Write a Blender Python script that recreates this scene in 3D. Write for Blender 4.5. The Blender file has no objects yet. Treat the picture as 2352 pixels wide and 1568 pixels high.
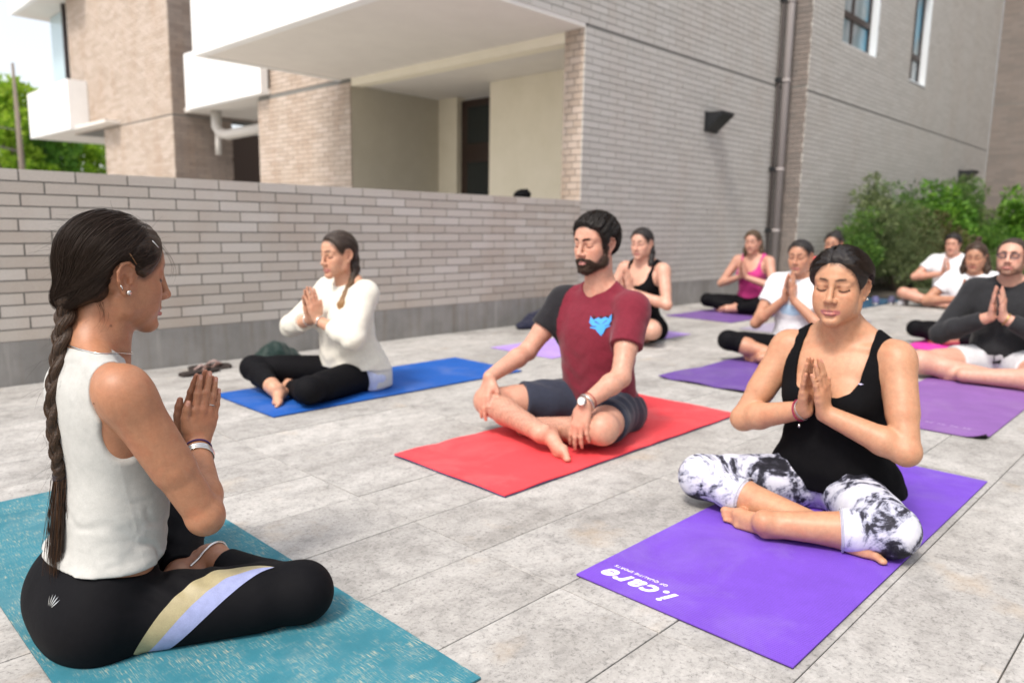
import bpy, math, random
import numpy as np
from mathutils import Matrix, Vector
from mathutils.bvhtree import BVHTree

SC = bpy.context.scene
COL = SC.collection
R_ = math.radians
rng = np.random.default_rng(7)
random.seed(7)

# ------------------------------------------------------------------ camera
F_PX, YAW, PITCH, ROLL, CAM_H = 1714.05, 0.767849, 0.154775, 0.0168614, 0.9469
fw = np.array([math.cos(YAW)*math.cos(PITCH), math.sin(YAW)*math.cos(PITCH), -math.sin(PITCH)])
rt = np.array([math.sin(YAW), -math.cos(YAW), 0.0])
up = np.cross(rt, fw)
r2 = math.cos(ROLL)*rt + math.sin(ROLL)*up
u2 = -math.sin(ROLL)*rt + math.cos(ROLL)*up
cam_d = bpy.data.cameras.new('camera')
cam = bpy.data.objects.new('camera', cam_d)
COL.objects.link(cam)
cam.matrix_world = Matrix(((r2[0], u2[0], -fw[0], 0), (r2[1], u2[1], -fw[1], 0), (r2[2], u2[2], -fw[2], CAM_H), (0, 0, 0, 1)))
cam_d.sensor_width = 36.0
cam_d.lens = F_PX/2352*36
cam_d.clip_start = 0.05
cam_d.clip_end = 400
cam_d.dof.use_dof = True
cam_d.dof.focus_distance = 1.72
cam_d.dof.aperture_fstop = 2.6
SC.camera = cam

# ------------------------------------------------------------------ sky, sun, exposure
SUN_EL, SUN_AZ = R_(55), R_(192)          # sun direction: azimuth measured ccw from +X
wd = bpy.data.worlds.new('World'); SC.world = wd; wd.use_nodes = True
nt = wd.node_tree
bg = nt.nodes['Background']
sky = nt.nodes.new('ShaderNodeTexSky'); sky.sky_type = 'NISHITA'; sky.sun_disc = False
sky.sun_elevation = SUN_EL
sky.sun_rotation = R_(90) - SUN_AZ
sky.air_density = 0.9; sky.dust_density = 4.0; sky.ozone_density = 0.0
hz = nt.nodes.new('ShaderNodeMix'); hz.data_type = 'RGBA'      # thin bright overcast over the clear sky
hz.inputs[0].default_value = .50; hz.inputs[7].default_value = (4.9, 4.85, 4.75, 1)
nt.links.new(sky.outputs[0], hz.inputs[6]); nt.links.new(hz.outputs[2], bg.inputs[0])
bg.inputs[1].default_value = 0.15
sl = bpy.data.lights.new('sun', 'SUN'); sl.energy = 1.5; sl.angle = R_(12); sl.color = (1.0, 0.94, 0.87)
so = bpy.data.objects.new('sun', sl); COL.objects.link(so)
so.location = (-20, -8, 30)
sd = Vector((math.cos(SUN_EL)*math.cos(SUN_AZ), math.cos(SUN_EL)*math.sin(SUN_AZ), math.sin(SUN_EL)))
so.rotation_euler = sd.to_track_quat('Z', 'Y').to_euler()
SC.view_settings.view_transform = 'Standard'
SC.view_settings.look = 'None'
SC.view_settings.exposure = 0.93
SC.view_settings.use_white_balance = True
SC.view_settings.white_balance_temperature = 6550
SC.view_settings.gamma = 1.0
SC.render.engine = 'CYCLES'
SC.cycles.use_denoising = True
SC.cycles.max_bounces = 6
SC.cycles.diffuse_bounces = 3
SC.cycles.glossy_bounces = 3
SC.cycles.transparent_max_bounces = 6
SC.cycles.caustics_reflective = False
SC.cycles.caustics_refractive = False
SC.cycles.sample_clamp_indirect = 6

# ------------------------------------------------------------------ helpers
def tag(o, label=None, cat=None, group=None, kind=None):
    if label: o['label'] = label
    if cat: o['category'] = cat
    if group: o['group'] = group
    if kind: o['kind'] = kind
    return o

def empty(name, loc=(0, 0, 0), rz=0.0):
    o = bpy.data.objects.new(name, None); COL.objects.link(o)
    o.empty_display_size = 0.1
    o.location = loc; o.rotation_euler = (0, 0, rz)
    return o

def link(name, me, mats, parent=None):
    o = bpy.data.objects.new(name, me); COL.objects.link(o)
    if mats is not None:
        if not isinstance(mats, (list, tuple)): mats = [mats]
        if len(me.materials) == 0:
            for m in mats: me.materials.append(m)
    if parent is not None: o.parent = parent
    return o

def np_mesh(name, V, Q, smooth=False, col=None, mi=None):
    """mesh from arrays: V (n,3), Q (m,k) faces of k corners"""
    V = np.asarray(V, np.float32); Q = np.asarray(Q, np.int32)
    me = bpy.data.meshes.new(name)
    k = Q.shape[1]
    me.vertices.add(len(V)); me.vertices.foreach_set('co', V.ravel())
    me.loops.add(Q.size); me.loops.foreach_set('vertex_index', Q.ravel())
    me.polygons.add(len(Q)); me.polygons.foreach_set('loop_start', np.arange(0, Q.size, k, dtype=np.int32))
    if mi is not None: me.polygons.foreach_set('material_index', np.asarray(mi, np.int32))
    me.polygons.foreach_set('use_smooth', np.full(len(Q), smooth))
    if col is not None:
        at = me.attributes.new('Col', 'FLOAT_COLOR', 'POINT')
        c = np.ones((len(V), 4), np.float32); c[:, :col.shape[1]] = col
        at.data.foreach_set('color', c.ravel())
    me.update(); me.validate()
    return me

class MB:
    """collects simple shapes into one mesh"""
    def __init__(s): s.v = []; s.f = []; s.n = 0
    def add(s, V, F):
        s.v += [tuple(map(float, v)) for v in V]; s.f += [tuple(i+s.n for i in f) for f in F]; s.n = len(s.v); return s
    def box(s, a, b, M=None):
        (x0, y0, z0), (x1, y1, z1) = a, b
        V = [(x0, y0, z0), (x1, y0, z0), (x1, y1, z0), (x0, y1, z0), (x0, y0, z1), (x1, y0, z1), (x1, y1, z1), (x0, y1, z1)]
        if M is not None: V = [tuple(M @ Vector(v)) for v in V]
        return s.add(V, [(0, 3, 2, 1), (4, 5, 6, 7), (0, 1, 5, 4), (1, 2, 6, 5), (2, 3, 7, 6), (3, 0, 4, 7)])
    def tube(s, pts, r, n=8, caps=True):
        pts = [np.asarray(p, float) for p in pts]
        rr = r if hasattr(r, '__len__') else [r]*len(pts)
        V = []; prev = None
        for i, p in enumerate(pts):
            t = pts[min(i+1, len(pts)-1)]-pts[max(i-1, 0)]; t = t/(np.linalg.norm(t)+1e-12)
            if prev is None:
                a = np.array([0, 0, 1.0]) if abs(t[2]) < .9 else np.array([1.0, 0, 0])
            else: a = prev
            u = np.cross(t, a); u /= np.linalg.norm(u)+1e-12; w = np.cross(u, t); prev = w
            for k in range(n):
                th = 2*math.pi*k/n
                V.append(p+rr[i]*(math.cos(th)*u+math.sin(th)*w))
        F = []
        for i in range(len(pts)-1):
            for k in range(n):
                F.append((i*n+k, i*n+(k+1) % n, (i+1)*n+(k+1) % n, (i+1)*n+k))
        if caps:
            F.append(tuple(range(n))[::-1]); F.append(tuple((len(pts)-1)*n+k for k in range(n)))
        return s.add(V, F)
    def build(s, name, mat, parent=None, smooth=False, bevel=0, shade=None):
        me = bpy.data.meshes.new(name); me.from_pydata(s.v, [], s.f); me.update()
        if smooth: me.polygons.foreach_set('use_smooth', np.full(len(me.polygons), True))
        o = link(name, me, mat, parent)
        if bevel:
            b = o.modifiers.new('bevel', 'BEVEL'); b.width = bevel; b.segments = 2; b.limit_method = 'ANGLE'
        return o

# ------------------------------------------------------------------ materials
def mat(name, color=(.5, .5, .5), rough=.6, build=None, spec=.5, metal=0.0, bump=None, sss=0.0):
    m = bpy.data.materials.new(name); m.use_nodes = True
    nt = m.node_tree; b = nt.nodes['Principled BSDF']
    b.inputs['Base Color'].default_value = (*color, 1); b.inputs['Roughness'].default_value = rough
    b.inputs['Specular IOR Level'].default_value = spec; b.inputs['Metallic'].default_value = metal
    if sss:
        b.inputs['Subsurface Weight'].default_value = sss
        b.inputs['Subsurface Radius'].default_value = (1.0, .35, .2)
        b.inputs['Subsurface Scale'].default_value = .006
    if build: build(nt, b)
    return m

class NB:
    """small node-building shorthand"""
    def __init__(s, nt): s.nt = nt
    def n(s, t, **kw):
        x = s.nt.nodes.new(t)
        for k, v in kw.items():
            if k[0] == '_': x.inputs[int(k[1:])].default_value = v
            else: setattr(x, k, v)
        return x
    def l(s, a, b): s.nt.links.new(a, b)
    def coord(s, kind='Object', scale=(1, 1, 1)):
        tc = s.n('ShaderNodeTexCoord'); mp = s.n('ShaderNodeMapping'); mp.inputs['Scale'].default_value = scale
        s.l(tc.outputs[kind], mp.inputs['Vector']); return mp.outputs[0]
    def noise(s, vec, scale, detail=4, rough=.6, dist=0):
        t = s.n('ShaderNodeTexNoise'); t.inputs['Scale'].default_value = scale; t.inputs['Detail'].default_value = detail
        t.inputs['Roughness'].default_value = rough; t.inputs['Distortion'].default_value = dist
        if vec is not None: s.l(vec, t.inputs['Vector'])
        return t.outputs['Fac']
    def ramp(s, fac, stops, interp='LINEAR'):
        r = s.n('ShaderNodeValToRGB'); cr = r.color_ramp; cr.interpolation = interp
        while len(cr.elements) < len(stops): cr.elements.new(.5)
        for e, (p, c) in zip(cr.elements, stops):
            e.position = p; e.color = (*c, 1) if hasattr(c, '__len__') else (c, c, c, 1)
        s.l(fac, r.inputs[0]); return r.outputs[0]
    def mix(s, fac, a, b, mode='MIX'):
        m = s.n('ShaderNodeMix', data_type='RGBA', blend_type=mode)
        for i, x in ((0, fac), (6, a), (7, b)):
            if hasattr(x, 'is_linked'): s.l(x, m.inputs[i])
            elif hasattr(x, '__len__'): m.inputs[i].default_value = (*x, 1)
            elif i == 0: m.inputs[i].default_value = x
            else: m.inputs[i].default_value = (x, x, x, 1)
        return m.outputs[2]
    def math(s, op, a, b=None):
        m = s.n('ShaderNodeMath', operation=op)
        for i, x in ((0, a), (1, b)):
            if x is None: continue
            if hasattr(x, 'is_linked'): s.l(x, m.inputs[i])
            else: m.inputs[i].default_value = x
        return m.outputs[0]
    def bump(s, h, strength, dist, b):
        u = s.n('ShaderNodeBump'); u.inputs['Strength'].default_value = strength; u.inputs['Distance'].default_value = dist
        s.l(h, u.inputs['Height']); s.l(u.outputs[0], b.inputs['Normal']); return u

def brick_build(c0, c1, c2, source, stain=.25):
    def f(nt, b):
        N = NB(nt)
        if source == 'obj':
            oi = N.n('ShaderNodeObjectInfo'); rv = oi.outputs['Random']
        else:
            a = N.n('ShaderNodeAttribute'); a.attribute_name = 'Col'
            sp = N.n('ShaderNodeSeparateColor'); N.l(a.outputs['Color'], sp.inputs[0]); rv = sp.outputs[0]
        base = N.ramp(rv, [(0, c0), (.5, c1), (1, c2)])
        g = N.n('ShaderNodeNewGeometry')
        n1 = N.noise(g.outputs['Position'], 140, 3, .7)
        base = N.mix(.5, base, N.ramp(n1, [(.3, .72), (.7, 1.12)]), 'MULTIPLY')
        mp = N.n('ShaderNodeMapping'); mp.inputs['Scale'].default_value = (1.3, 1.3, .45); N.l(g.outputs['Position'], mp.inputs[0])
        n2 = N.noise(mp.outputs[0], 1.6, 5, .62)
        base = N.mix(N.math('MULTIPLY', N.ramp(n2, [(.48, 0), (.72, 1)]), stain), base, (.33, .20, .115))
        N.l(base, b.inputs['Base Color'])
        N.bump(N.noise(g.outputs['Position'], 320, 3, .7), .35, .002, b)
    return f

GREY3 = ((.44, .395, .345), (.495, .455, .405), (.535, .50, .455))
M_brick_o = mat('wall_brick', rough=.85, spec=.25, build=brick_build(*GREY3, 'obj', .22))
GREY3B = ((.475, .455, .42), (.505, .485, .45), (.525, .505, .47))
M_brick_fo = mat('facade_brick', rough=.85, spec=.25, build=brick_build(*GREY3B, 'obj', .10))
M_brick_f = mat('facade_brick_far', rough=.85, spec=.25, build=brick_build(*GREY3B, 'att', .12))
WARM3 = ((.44, .36, .295), (.50, .415, .345), (.54, .455, .39))
M_brick_w = mat('warm_brick', rough=.85, spec=.25, build=brick_build(*WARM3, 'att', .32))
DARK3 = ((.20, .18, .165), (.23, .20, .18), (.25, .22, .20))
M_brick_d = mat('dark_block_brick', rough=.85, spec=.25, build=brick_build(*DARK3, 'att', .1))  # darker brick tones for the far block and the return
M_mortar = mat('mortar', (.20, .195, .18), .95, spec=.2)

def concrete_build(c0, c1, streak=True, sc=1.0):
    def f(nt, b):
        N = NB(nt); g = N.n('ShaderNodeNewGeometry')
        n = N.noise(g.outputs['Position'], 3*sc, 6, .65)
        base = N.ramp(n, [(.3, c0), (.7, c1)])
        if streak:
            mp = N.n('ShaderNodeMapping'); mp.inputs['Scale'].default_value = (9, 9, .7); N.l(g.outputs['Position'], mp.inputs[0])
            s = N.noise(mp.outputs[0], 1.5, 4, .6)
            base = N.mix(N.math('MULTIPLY', N.ramp(s, [(.50, 0), (.70, 1)]), .42), base, (.17, .13, .09))
            base = N.mix(N.math('MULTIPLY', N.ramp(s, [(.28, 1), (.42, 0)]), .35), base, (.52, .50, .46))
        N.l(base, b.inputs['Base Color'])
        N.bump(N.noise(g.outputs['Position'], 90, 4, .7), .3, .003, b)
    return f
M_conc = mat('concrete', rough=.9, spec=.25, build=concrete_build((.20, .195, .185), (.31, .30, .285)))
M_white = mat('white_render', rough=.75, spec=.3, build=concrete_build((.78, .78, .77), (.84, .84, .83), False))
M_soffit = mat('soffit_paint', rough=.9, spec=.2, build=concrete_build((.68, .645, .60), (.73, .695, .645), False))
M_cream = mat('cream_render', rough=.9, spec=.2, build=concrete_build((.70, .645, .51), (.76, .70, .57), False))
M_olive = mat('plaster', rough=.9, spec=.2, build=concrete_build((.50, .465, .38), (.55, .515, .43), False))
M_wood = mat('dark_wood', (.028, .014, .010), .4)
M_glass_d = mat('door_glass', (.02, .025, .025), .08)
M_frame = mat('window_frame', (.045, .032, .028), .45)
def glass_build(nt, b):
    N = NB(nt); v = N.coord('Object')
    n = N.noise(v, 1.1, 2, .5)
    N.l(N.ramp(n, [(.40, (.10, .30, .42)), (.52, (.20, .27, .29)), (.6, (.36, .40, .41))]), b.inputs['Base Color'])
M_glass = mat('window_glass', (.2, .3, .35), .06, build=glass_build)
M_reveal = mat('window_reveal', (.74, .78, .80), .7)
M_pipe = mat('painted_pipe', (.34, .31, .30), .5)
M_pipe_d = mat('dark_cable', (.10, .085, .08), .6)
M_black = mat('black_metal', (.012, .014, .016), .45)
M_pvc = mat('grey_pvc', (.55, .52, .48), .5)

# ------------------------------------------------------------------ bricks
def box_arrays(lo, hi):
    """many axis-aligned boxes: lo, hi (n,3) -> V, Q"""
    n = len(lo)
    sel = np.array([[0, 0, 0], [1, 0, 0], [1, 1, 0], [0, 1, 0], [0, 0, 1], [1, 0, 1], [1, 1, 1], [0, 1, 1]], bool)
    V = np.where(sel[None], hi[:, None, :], lo[:, None, :]).reshape(-1, 3)
    q = np.array([(0, 3, 2, 1), (4, 5, 6, 7), (0, 1, 5, 4), (1, 2, 6, 5), (2, 3, 7, 6), (3, 0, 4, 7)])
    Q = (q[None]+(np.arange(n)*8)[:, None, None]).reshape(-1, 4)
    return V, Q

BL, BJ, CP = 0.2745, 0.0095, 0.0686           # brick length, joint, course pitch
def brick_grid(u0, u1, z0, z1, cp=CP, skip=(), bl=BL):
    """running-bond rectangles (ua, ub, za, zb) inside u0..u1 x z0..z1"""
    out = []; nc = int(round((z1-z0)/cp)); p = bl+BJ
    for c in range(nc):
        za = z0+c*cp+.0035; zb = z0+(c+1)*cp-.0045
        off = (.5*p if c % 2 else 0)+(.02 if c % 3 == 0 else 0)
        u = u0-off
        while u < u1:
            a = max(u, u0); b = min(u+bl, u1)
            if b-a > .03:
                ok = True
                for (s0, s1, t0, t1) in skip:
                    if b > s0 and a < s1 and zb > t0 and za < t1:
                        if a < s0-.03: b = s0
                        elif b > s1+.03: a = s1
                        else: ok = False
                if ok: out.append((a, b, za, zb))
            u += p
    return out

def brick_boxes(rects, axis, pos, sign, depth=.02, embed=.01):
    """rects along X (axis 'x', face at Y=pos, outward sign) or along Y (axis 'y')"""
    r = np.array(rects); n = len(r); j = rng.uniform(-.0012, .0012, n)
    f = pos+sign*(j); bk = pos-sign*(depth)
    lo = np.zeros((n, 3)); hi = np.zeros((n, 3))
    a, d = (0, 1) if axis == 'x' else (1, 0)
    lo[:, a] = r[:, 0]; hi[:, a] = r[:, 1]; lo[:, 2] = r[:, 2]; hi[:, 2] = r[:, 3]
    lo[:, d] = np.minimum(f, bk); hi[:, d] = np.maximum(f, bk)
    return lo, hi

def brick_stuff(name, lo, hi, m, parent):
    V, Q = box_arrays(lo, hi)
    c = np.repeat(rng.random(len(lo)), 8)[:, None]*np.ones((1, 3))
    o = link(name, np_mesh(name, V, Q, col=c), m, parent); o['kind'] = 'stuff'
    return o

_bm = {}
def brick_objs(lo, hi, m, parent, name='brick'):
    for a, b in zip(lo, hi):
        d = np.round(b-a, 2); key = (m.name, *d)
        if key not in _bm:
            mb = MB(); h = (b-a)/2; mb.box(-h, h)
            me = bpy.data.meshes.new(name); me.from_pydata(mb.v, [], mb.f); me.materials.append(m); _bm[key] = me
        o = bpy.data.objects.new(name, _bm[key]); COL.objects.link(o); o.parent = parent
        o.location = (a+b)/2

def quadbox(name, a, b, m, parent, bevel=0):
    return MB().box(a, b).build(name, m, parent, bevel=bevel)

# ------------------------------------------------------------------ ground and paving
M_dirt = mat('ground_joint', (.30, .285, .26), .95)
gp = MB().box((-60, -60, -1.0), (80, 90, -.012)).build('ground', M_dirt); tag(gp, kind='structure')
def slab_build(nt, b):
    N = NB(nt); g = N.n('ShaderNodeNewGeometry'); oi = N.n('ShaderNodeObjectInfo')
    P = g.outputs['Position']
    vm = N.n('ShaderNodeVectorMath', operation='ADD'); N.l(P, vm.inputs[0])
    cmb = N.n('ShaderNodeCombineXYZ'); N.l(N.math('MULTIPLY', oi.outputs['Random'], 37.0), cmb.inputs[2]); N.l(cmb.outputs[0], vm.inputs[1])
    v = vm.outputs[0]
    mp = N.n('ShaderNodeMapping'); mp.inputs['Scale'].default_value = (1.0, 2.0, 1.0); mp.inputs['Rotation'].default_value = (0, 0, R_(35)); N.l(v, mp.inputs[0])
    big = N.noise(mp.outputs[0], 2.1, 6, .62, .6)
    fine = N.noise(v, 95, 5, .75, .5)
    mid = N.noise(v, 16, 5, .68, .4)
    base = N.ramp(big, [(.28, (.285, .275, .258)), (.45, (.385, .375, .357)), (.62, (.47, .46, .44)), (.78, (.39, .37, .345))])
    base = N.mix(.85, base, N.ramp(mid, [(.3, .70), (.5, 1.0), (.7, 1.12)]), 'MULTIPLY')
    base = N.mix(.9, base, N.ramp(fine, [(.34, .50), (.46, .93), (.58, 1.02), (.72, 1.22)]), 'MULTIPLY')
    rust = N.noise(v, 3.4, 4, .6)
    base = N.mix(N.math('MULTIPLY', N.ramp(rust, [(.60, 0), (.75, 1)]), .35), base, (.48, .36, .23))
    base = N.mix(1.0, base, N.ramp(oi.outputs['Random'], [(0, .90), (1, 1.06)]), 'MULTIPLY')
    N.l(base, b.inputs['Base Color'])
    N.bump(N.math('ADD', N.math('MULTIPLY', fine, .5), mid), .55, .004, b)
M_slab = mat('stone_slab', rough=.75, spec=.3, build=slab_build)
SX, SY, X00, Y00 = .943, .3085, 1.43, .263
pav = tag(empty('paving'), kind='structure')
mb = MB(); g_ = .0017; z0, z1 = -.03, 0.0; e = .0013
hx, hy = SX/2-g_, SY/2-g_
mb.add([(-hx, -hy, z0), (hx, -hy, z0), (hx, hy, z0), (-hx, hy, z0), (-hx, -hy, z1-e), (hx, -hy, z1-e), (hx, hy, z1-e), (-hx, hy, z1-e),
        (-hx+e, -hy+e, z1), (hx-e, -hy+e, z1), (hx-e, hy-e, z1), (-hx+e, hy-e, z1)],
       [(0, 1, 5, 4), (1, 2, 6, 5), (2, 3, 7, 6), (3, 0, 4, 7), (4, 5, 9, 8), (5, 6, 10, 9), (6, 7, 11, 10), (7, 4, 8, 11), (8, 9, 10, 11)])
sme = bpy.data.meshes.new('paving_slab'); sme.from_pydata(mb.v, [], mb.f); sme.materials.append(M_slab)
cells = []
for i in range(-6, 24):
    for j in range(-12, 15):
        x, y = X00+(i+.5)*SX, Y00+(j+.5)*SY
        d = np.array([x, y, -CAM_H]); z = d@fw
        vis = z > .3 and abs(d@r2)/z < .80 and abs(d@u2)/z < .58
        cells.append((0 if vis else 1, math.hypot(x, y), x, y, i, j))
cells.sort()
rest = []
for n_, (nv, dd, x, y, i, j) in enumerate(cells):
    if y+SY/2 > 4.9: continue
    if n_ < 290:
        o = bpy.data.objects.new('paving_slab', sme); COL.objects.link(o); o.parent = pav
        o.location = (x, y, rng.uniform(-.0008, .0008))
    else: rest.append((x, y))
r = np.array(rest); lo = np.c_[r-[hx, hy], np.full(len(r), -.03)]; hi = np.c_[r+[hx, hy], np.full(len(r), 0.0)]
V, Q = box_arrays(lo, hi)
tag(link('far_paving', np_mesh('far_paving', V, Q), M_slab, pav), kind='stuff')

# ------------------------------------------------------------------ low brick wall (X .. 6.05, face Y=4.9)
WY = 4.9
lw = tag(empty('low_brick_wall', (0, 0, 0)), 'low wall of long grey bricks on a stained concrete footing behind the yoga class', 'wall')
quadbox('concrete_base', (-2.5, WY-.004, -.02), (6.045, WY+.22, .2495), M_conc, lw)
quadbox('mortar_core', (-2.5, WY+.0065, .2495), (6.045, WY+.21, 1.205), M_mortar, lw)
rects = brick_grid(-.15, 6.045, .2495, .2495+14*CP)
lo, hi = brick_boxes(rects, 'x', WY, -1, depth=.205)
brick_objs(lo, hi, M_brick_o, lw)

# ------------------------------------------------------------------ apartment building
ab = tag(empty('apartment_building', (6.05, 4.9, 0)), 'grey brick apartment building with white balcony slab over a recessed cream entrance', 'building')
def apart(name, a, b, m, bevel=0):
    o = quadbox(name, a, b, m, None, bevel); o.parent = ab; o.matrix_parent_inverse = Matrix.Translation((-6.05, -4.9, 0)); return o
inv = Matrix.Translation((-6.05, -4.9, 0))
def stuff_in(par, pinv, name, lo, hi, m):
    o = brick_stuff(name, lo, hi, m, par); o.matrix_parent_inverse = pinv; return o
# front wall X 6.05..10.47, groove at 2.90
apart('concrete_base', (6.047, WY-.012, -.02), (10.47, WY+.1, .29), M_conc)
apart('wall_core', (6.056, WY+.006, .29), (10.47, WY+.262, 9.0), M_mortar)
fr1 = brick_grid(6.05, 10.47, .29, .29+38*CP)
fr2 = brick_grid(4.14, 10.47, 2.925, 2.925+80*CP)
lo, hi = brick_boxes(fr1, 'x', WY, -1)
near = np.argsort(np.hypot(lo[:, 0]-5, lo[:, 2]-1.6))[:210]
msk = np.zeros(len(lo), bool); msk[near] = True
n0 = len(bpy.data.objects)
brick_objs(lo[msk], hi[msk], M_brick_fo, ab)
for o in bpy.data.objects:
    if o.parent == ab and o.name.startswith('brick'): o.matrix_parent_inverse = inv
stuff_in(ab, inv, 'facade_bricks', lo[~msk], hi[~msk], M_brick_f)
lo, hi = brick_boxes(fr2, 'x', WY, -1)
stuff_in(ab, inv, 'facade_bricks', lo, hi, M_brick_f)
# end pillar -X face (X=6.05, Y 4.9..5.17): brick ends
pr = brick_grid(4.915, 5.17, .29, .29+38*CP, bl=.13)
lo, hi = brick_boxes(pr, 'y', 6.05, -1, depth=.006)
stuff_in(ab, inv, 'pillar_bricks', lo, hi, M_brick_w)
# left pillar (X=6.05, Y 9.0..11.6)
apart('pillar_core', (6.056, 9.003, 0), (6.6, 11.6, 2.885), M_mortar)
apart('pillar_core', (6.08, 9.3, 2.885), (6.6, 11.6, 4.2), M_mortar)
lo, hi = brick_boxes(brick_grid(9.0, 11.6, 0.02, .02+41*CP), 'y', 6.05, -1)
pm = np.argsort(np.hypot(lo[:, 1]-9, lo[:, 2]-2.2))[:80]; msk = np.zeros(len(lo), bool); msk[pm] = True
for o in [stuff_in(ab, inv, 'pillar_bricks', lo, hi, M_brick_w)]: pass
lo, hi = brick_boxes(brick_grid(9.3, 11.6, 2.9, 2.9+18*CP), 'y', 6.07, -1)
stuff_in(ab, inv, 'pillar_bricks', lo, hi, M_brick_w)
# balcony slab overhanging
apart('wall_core', (4.137, 4.907, 2.965), (6.055, 5.1, 9.0), M_mortar)
apart('balcony_soffit', (4.135, 4.906, 2.885), (6.08, 9.2, 2.96), M_soffit)
apart('balcony_front', (4.02, 4.885, 2.872), (4.135, 9.26, 5.9), M_white)
apart('balcony_end', (4.136, 9.2, 2.874), (6.049, 9.28, 4.0), M_white)
apart('entrance_beam', (6.065, 5.172, 2.785), (6.25, 8.998, 2.884), mat('beam_paint', rough=.9, spec=.2, build=concrete_build((.82, .765, .62), (.87, .815, .68), False)))
apart('entrance_ceiling', (6.252, 5.172, 2.80), (8.2, 8.998, 2.86), M_soffit)
apart('entrance_side_wall', (6.602, 9.0, 0), (8.2, 9.15, 2.80), M_olive)
apart('entrance_side_wall', (6.065, 9.0, 0), (6.6, 9.003, 2.80), M_olive)
apart('entrance_back_wall', (7.12, 5.172, 0), (7.25, 7.355, 2.799), M_cream)
apart('entrance_back_wall', (7.63, 8.58, 0), (7.8, 8.997, 2.799), M_cream)
apart('entrance_return_wall', (7.25, 7.30, 0), (7.9, 7.355, 2.799), M_cream)
apart('entrance_side_wall', (6.4, 5.1635, 0), (7.12, 5.1715, 2.799), M_cream)
apart('entrance_floor', (6.06, 5.172, .0), (8.2, 8.998, .02), mat('pale_tile', (.50, .48, .44), .6))
tag(quadbox('bounce_ground', (-30, 5.12, -.02), (6.04, 40, .004), mat('bounce_concrete', rough=.9, build=concrete_build((.46, .45, .42), (.56, .55, .52), False)), None), kind='structure')  # unseen pale ground, added to bounce light up onto the soffit
dr = apart('entrance_door', (7.72, 7.36, 0.02), (7.79, 8.575, 2.75), M_wood)
for (z0, z1) in ((.3, 1.85), (2.12, 2.64)):
    o = MB().box((7.70, 7.5, z0), (7.735, 8.42, z1)).build('pane', M_glass_d, dr)
o = MB().tube([(7.66, 8.35, .95), (7.66, 8.35, 1.2)], .012, 8).build('handle', M_black, dr, True)
# wall pipe and return, second front wall (Y 4.55, X 10.5..20.7)
apart('return_core', (10.506, 4.566, 0), (10.75, WY+.1, 9.0), M_mortar)
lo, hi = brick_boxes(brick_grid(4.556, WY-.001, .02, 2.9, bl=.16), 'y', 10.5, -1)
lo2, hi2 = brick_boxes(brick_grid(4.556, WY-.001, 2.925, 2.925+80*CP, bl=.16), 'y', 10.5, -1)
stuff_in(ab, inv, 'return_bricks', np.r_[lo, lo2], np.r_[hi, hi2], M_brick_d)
WIN = [(11.56, 13.0, 3.68, 5.4), (14.66, 15.6, 3.6, 5.4)]
cz = [0.0, 3.6, 3.68, 5.6]
apart('wall_core', (10.508, 4.557, 0), (20.7, 4.8, 3.6), M_mortar)
apart('wall_core', (10.508, 4.557, 3.6), (11.56, 4.8, 9.0), M_mortar)
apart('wall_core', (11.56, 4.557, 3.6), (13.0, 4.8, 3.68), M_mortar)
apart('wall_core', (13.0, 4.557, 3.6), (14.66, 4.8, 9.0), M_mortar)
apart('wall_core', (15.6, 4.557, 3.6), (20.7, 4.8, 9.0), M_mortar)
sk = [(a, b, c, d) for a, b, c, d in WIN]
g1 = brick_grid(10.5, 20.69, .02, .02+41*CP, skip=sk)
g2 = brick_grid(10.5, 20.69, 2.86, 2.86+84*CP, skip=sk)
lo, hi = brick_boxes(g1+g2, 'x', 4.55, -1)
stuff_in(ab, inv, 'facade_bricks', lo, hi, M_brick_f)
for (a, b, c, d) in WIN:
    w = apart('window', (a+.002, 4.70, c+.001), (b-.06, 4.74, d), M_frame)
    rv = MB()
    rv.box((b-.061, 4.553, c+.002), (b-.002, 4.79, d)).build('reveal', M_reveal, w)
    MB().box((a+.003, 4.552, c-.02), (b-.002, 4.70, c+.004)).build('sill', M_reveal, w)
    fr = MB(); zs = c+.42
    for x in (a+.01, a+(b-a)*.42, b-.115): fr.box((x, 4.655, c+.006), (x+.05, 4.699, d-.01))
    fr.box((a+.012, 4.652, zs), (b-.07, 4.6985, zs+.09))
    fr.build('window_frame', M_frame, w)
    for (x0, x1) in ((a+.06, a+(b-a)*.42), (a+(b-a)*.42+.05, b-.115)):
        for (q0, q1) in ((c+.01, zs), (zs+.09, d-.02)):
            MB().box((x0+.001, 4.685, q0), (x1-.001, 4.6965, q1)).build('pane', M_glass, w)
    for ch in w.children: pass
# groove shadow gaps are real gaps between the brick fields (mortar core shows behind)
pp = tag(empty('downpipe', (10.35, 4.8, 0)), 'brown painted downpipe with thin dark cable running up the brick corner', 'pipe')
MB().tube([(.0, 0, 0.02), (0, 0, 9.0)], .052, 14).build('pipe', M_pipe, pp, True)
MB().tube([(-.105, .06, 0.02), (-.105, .06, 9.0)], .02, 8).build('cable', M_pipe_d, pp, True)
for z in (.9, 1.75, 2.95, 4.0):
    MB().tube([(0, 0, z), (0, 0, z+.05)], .060, 14).build('collar', M_pipe, pp, True)
    MB().box((-.14, .03, z), (-.07, .095, z+.06)).build('clip', M_black, pp)
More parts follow.
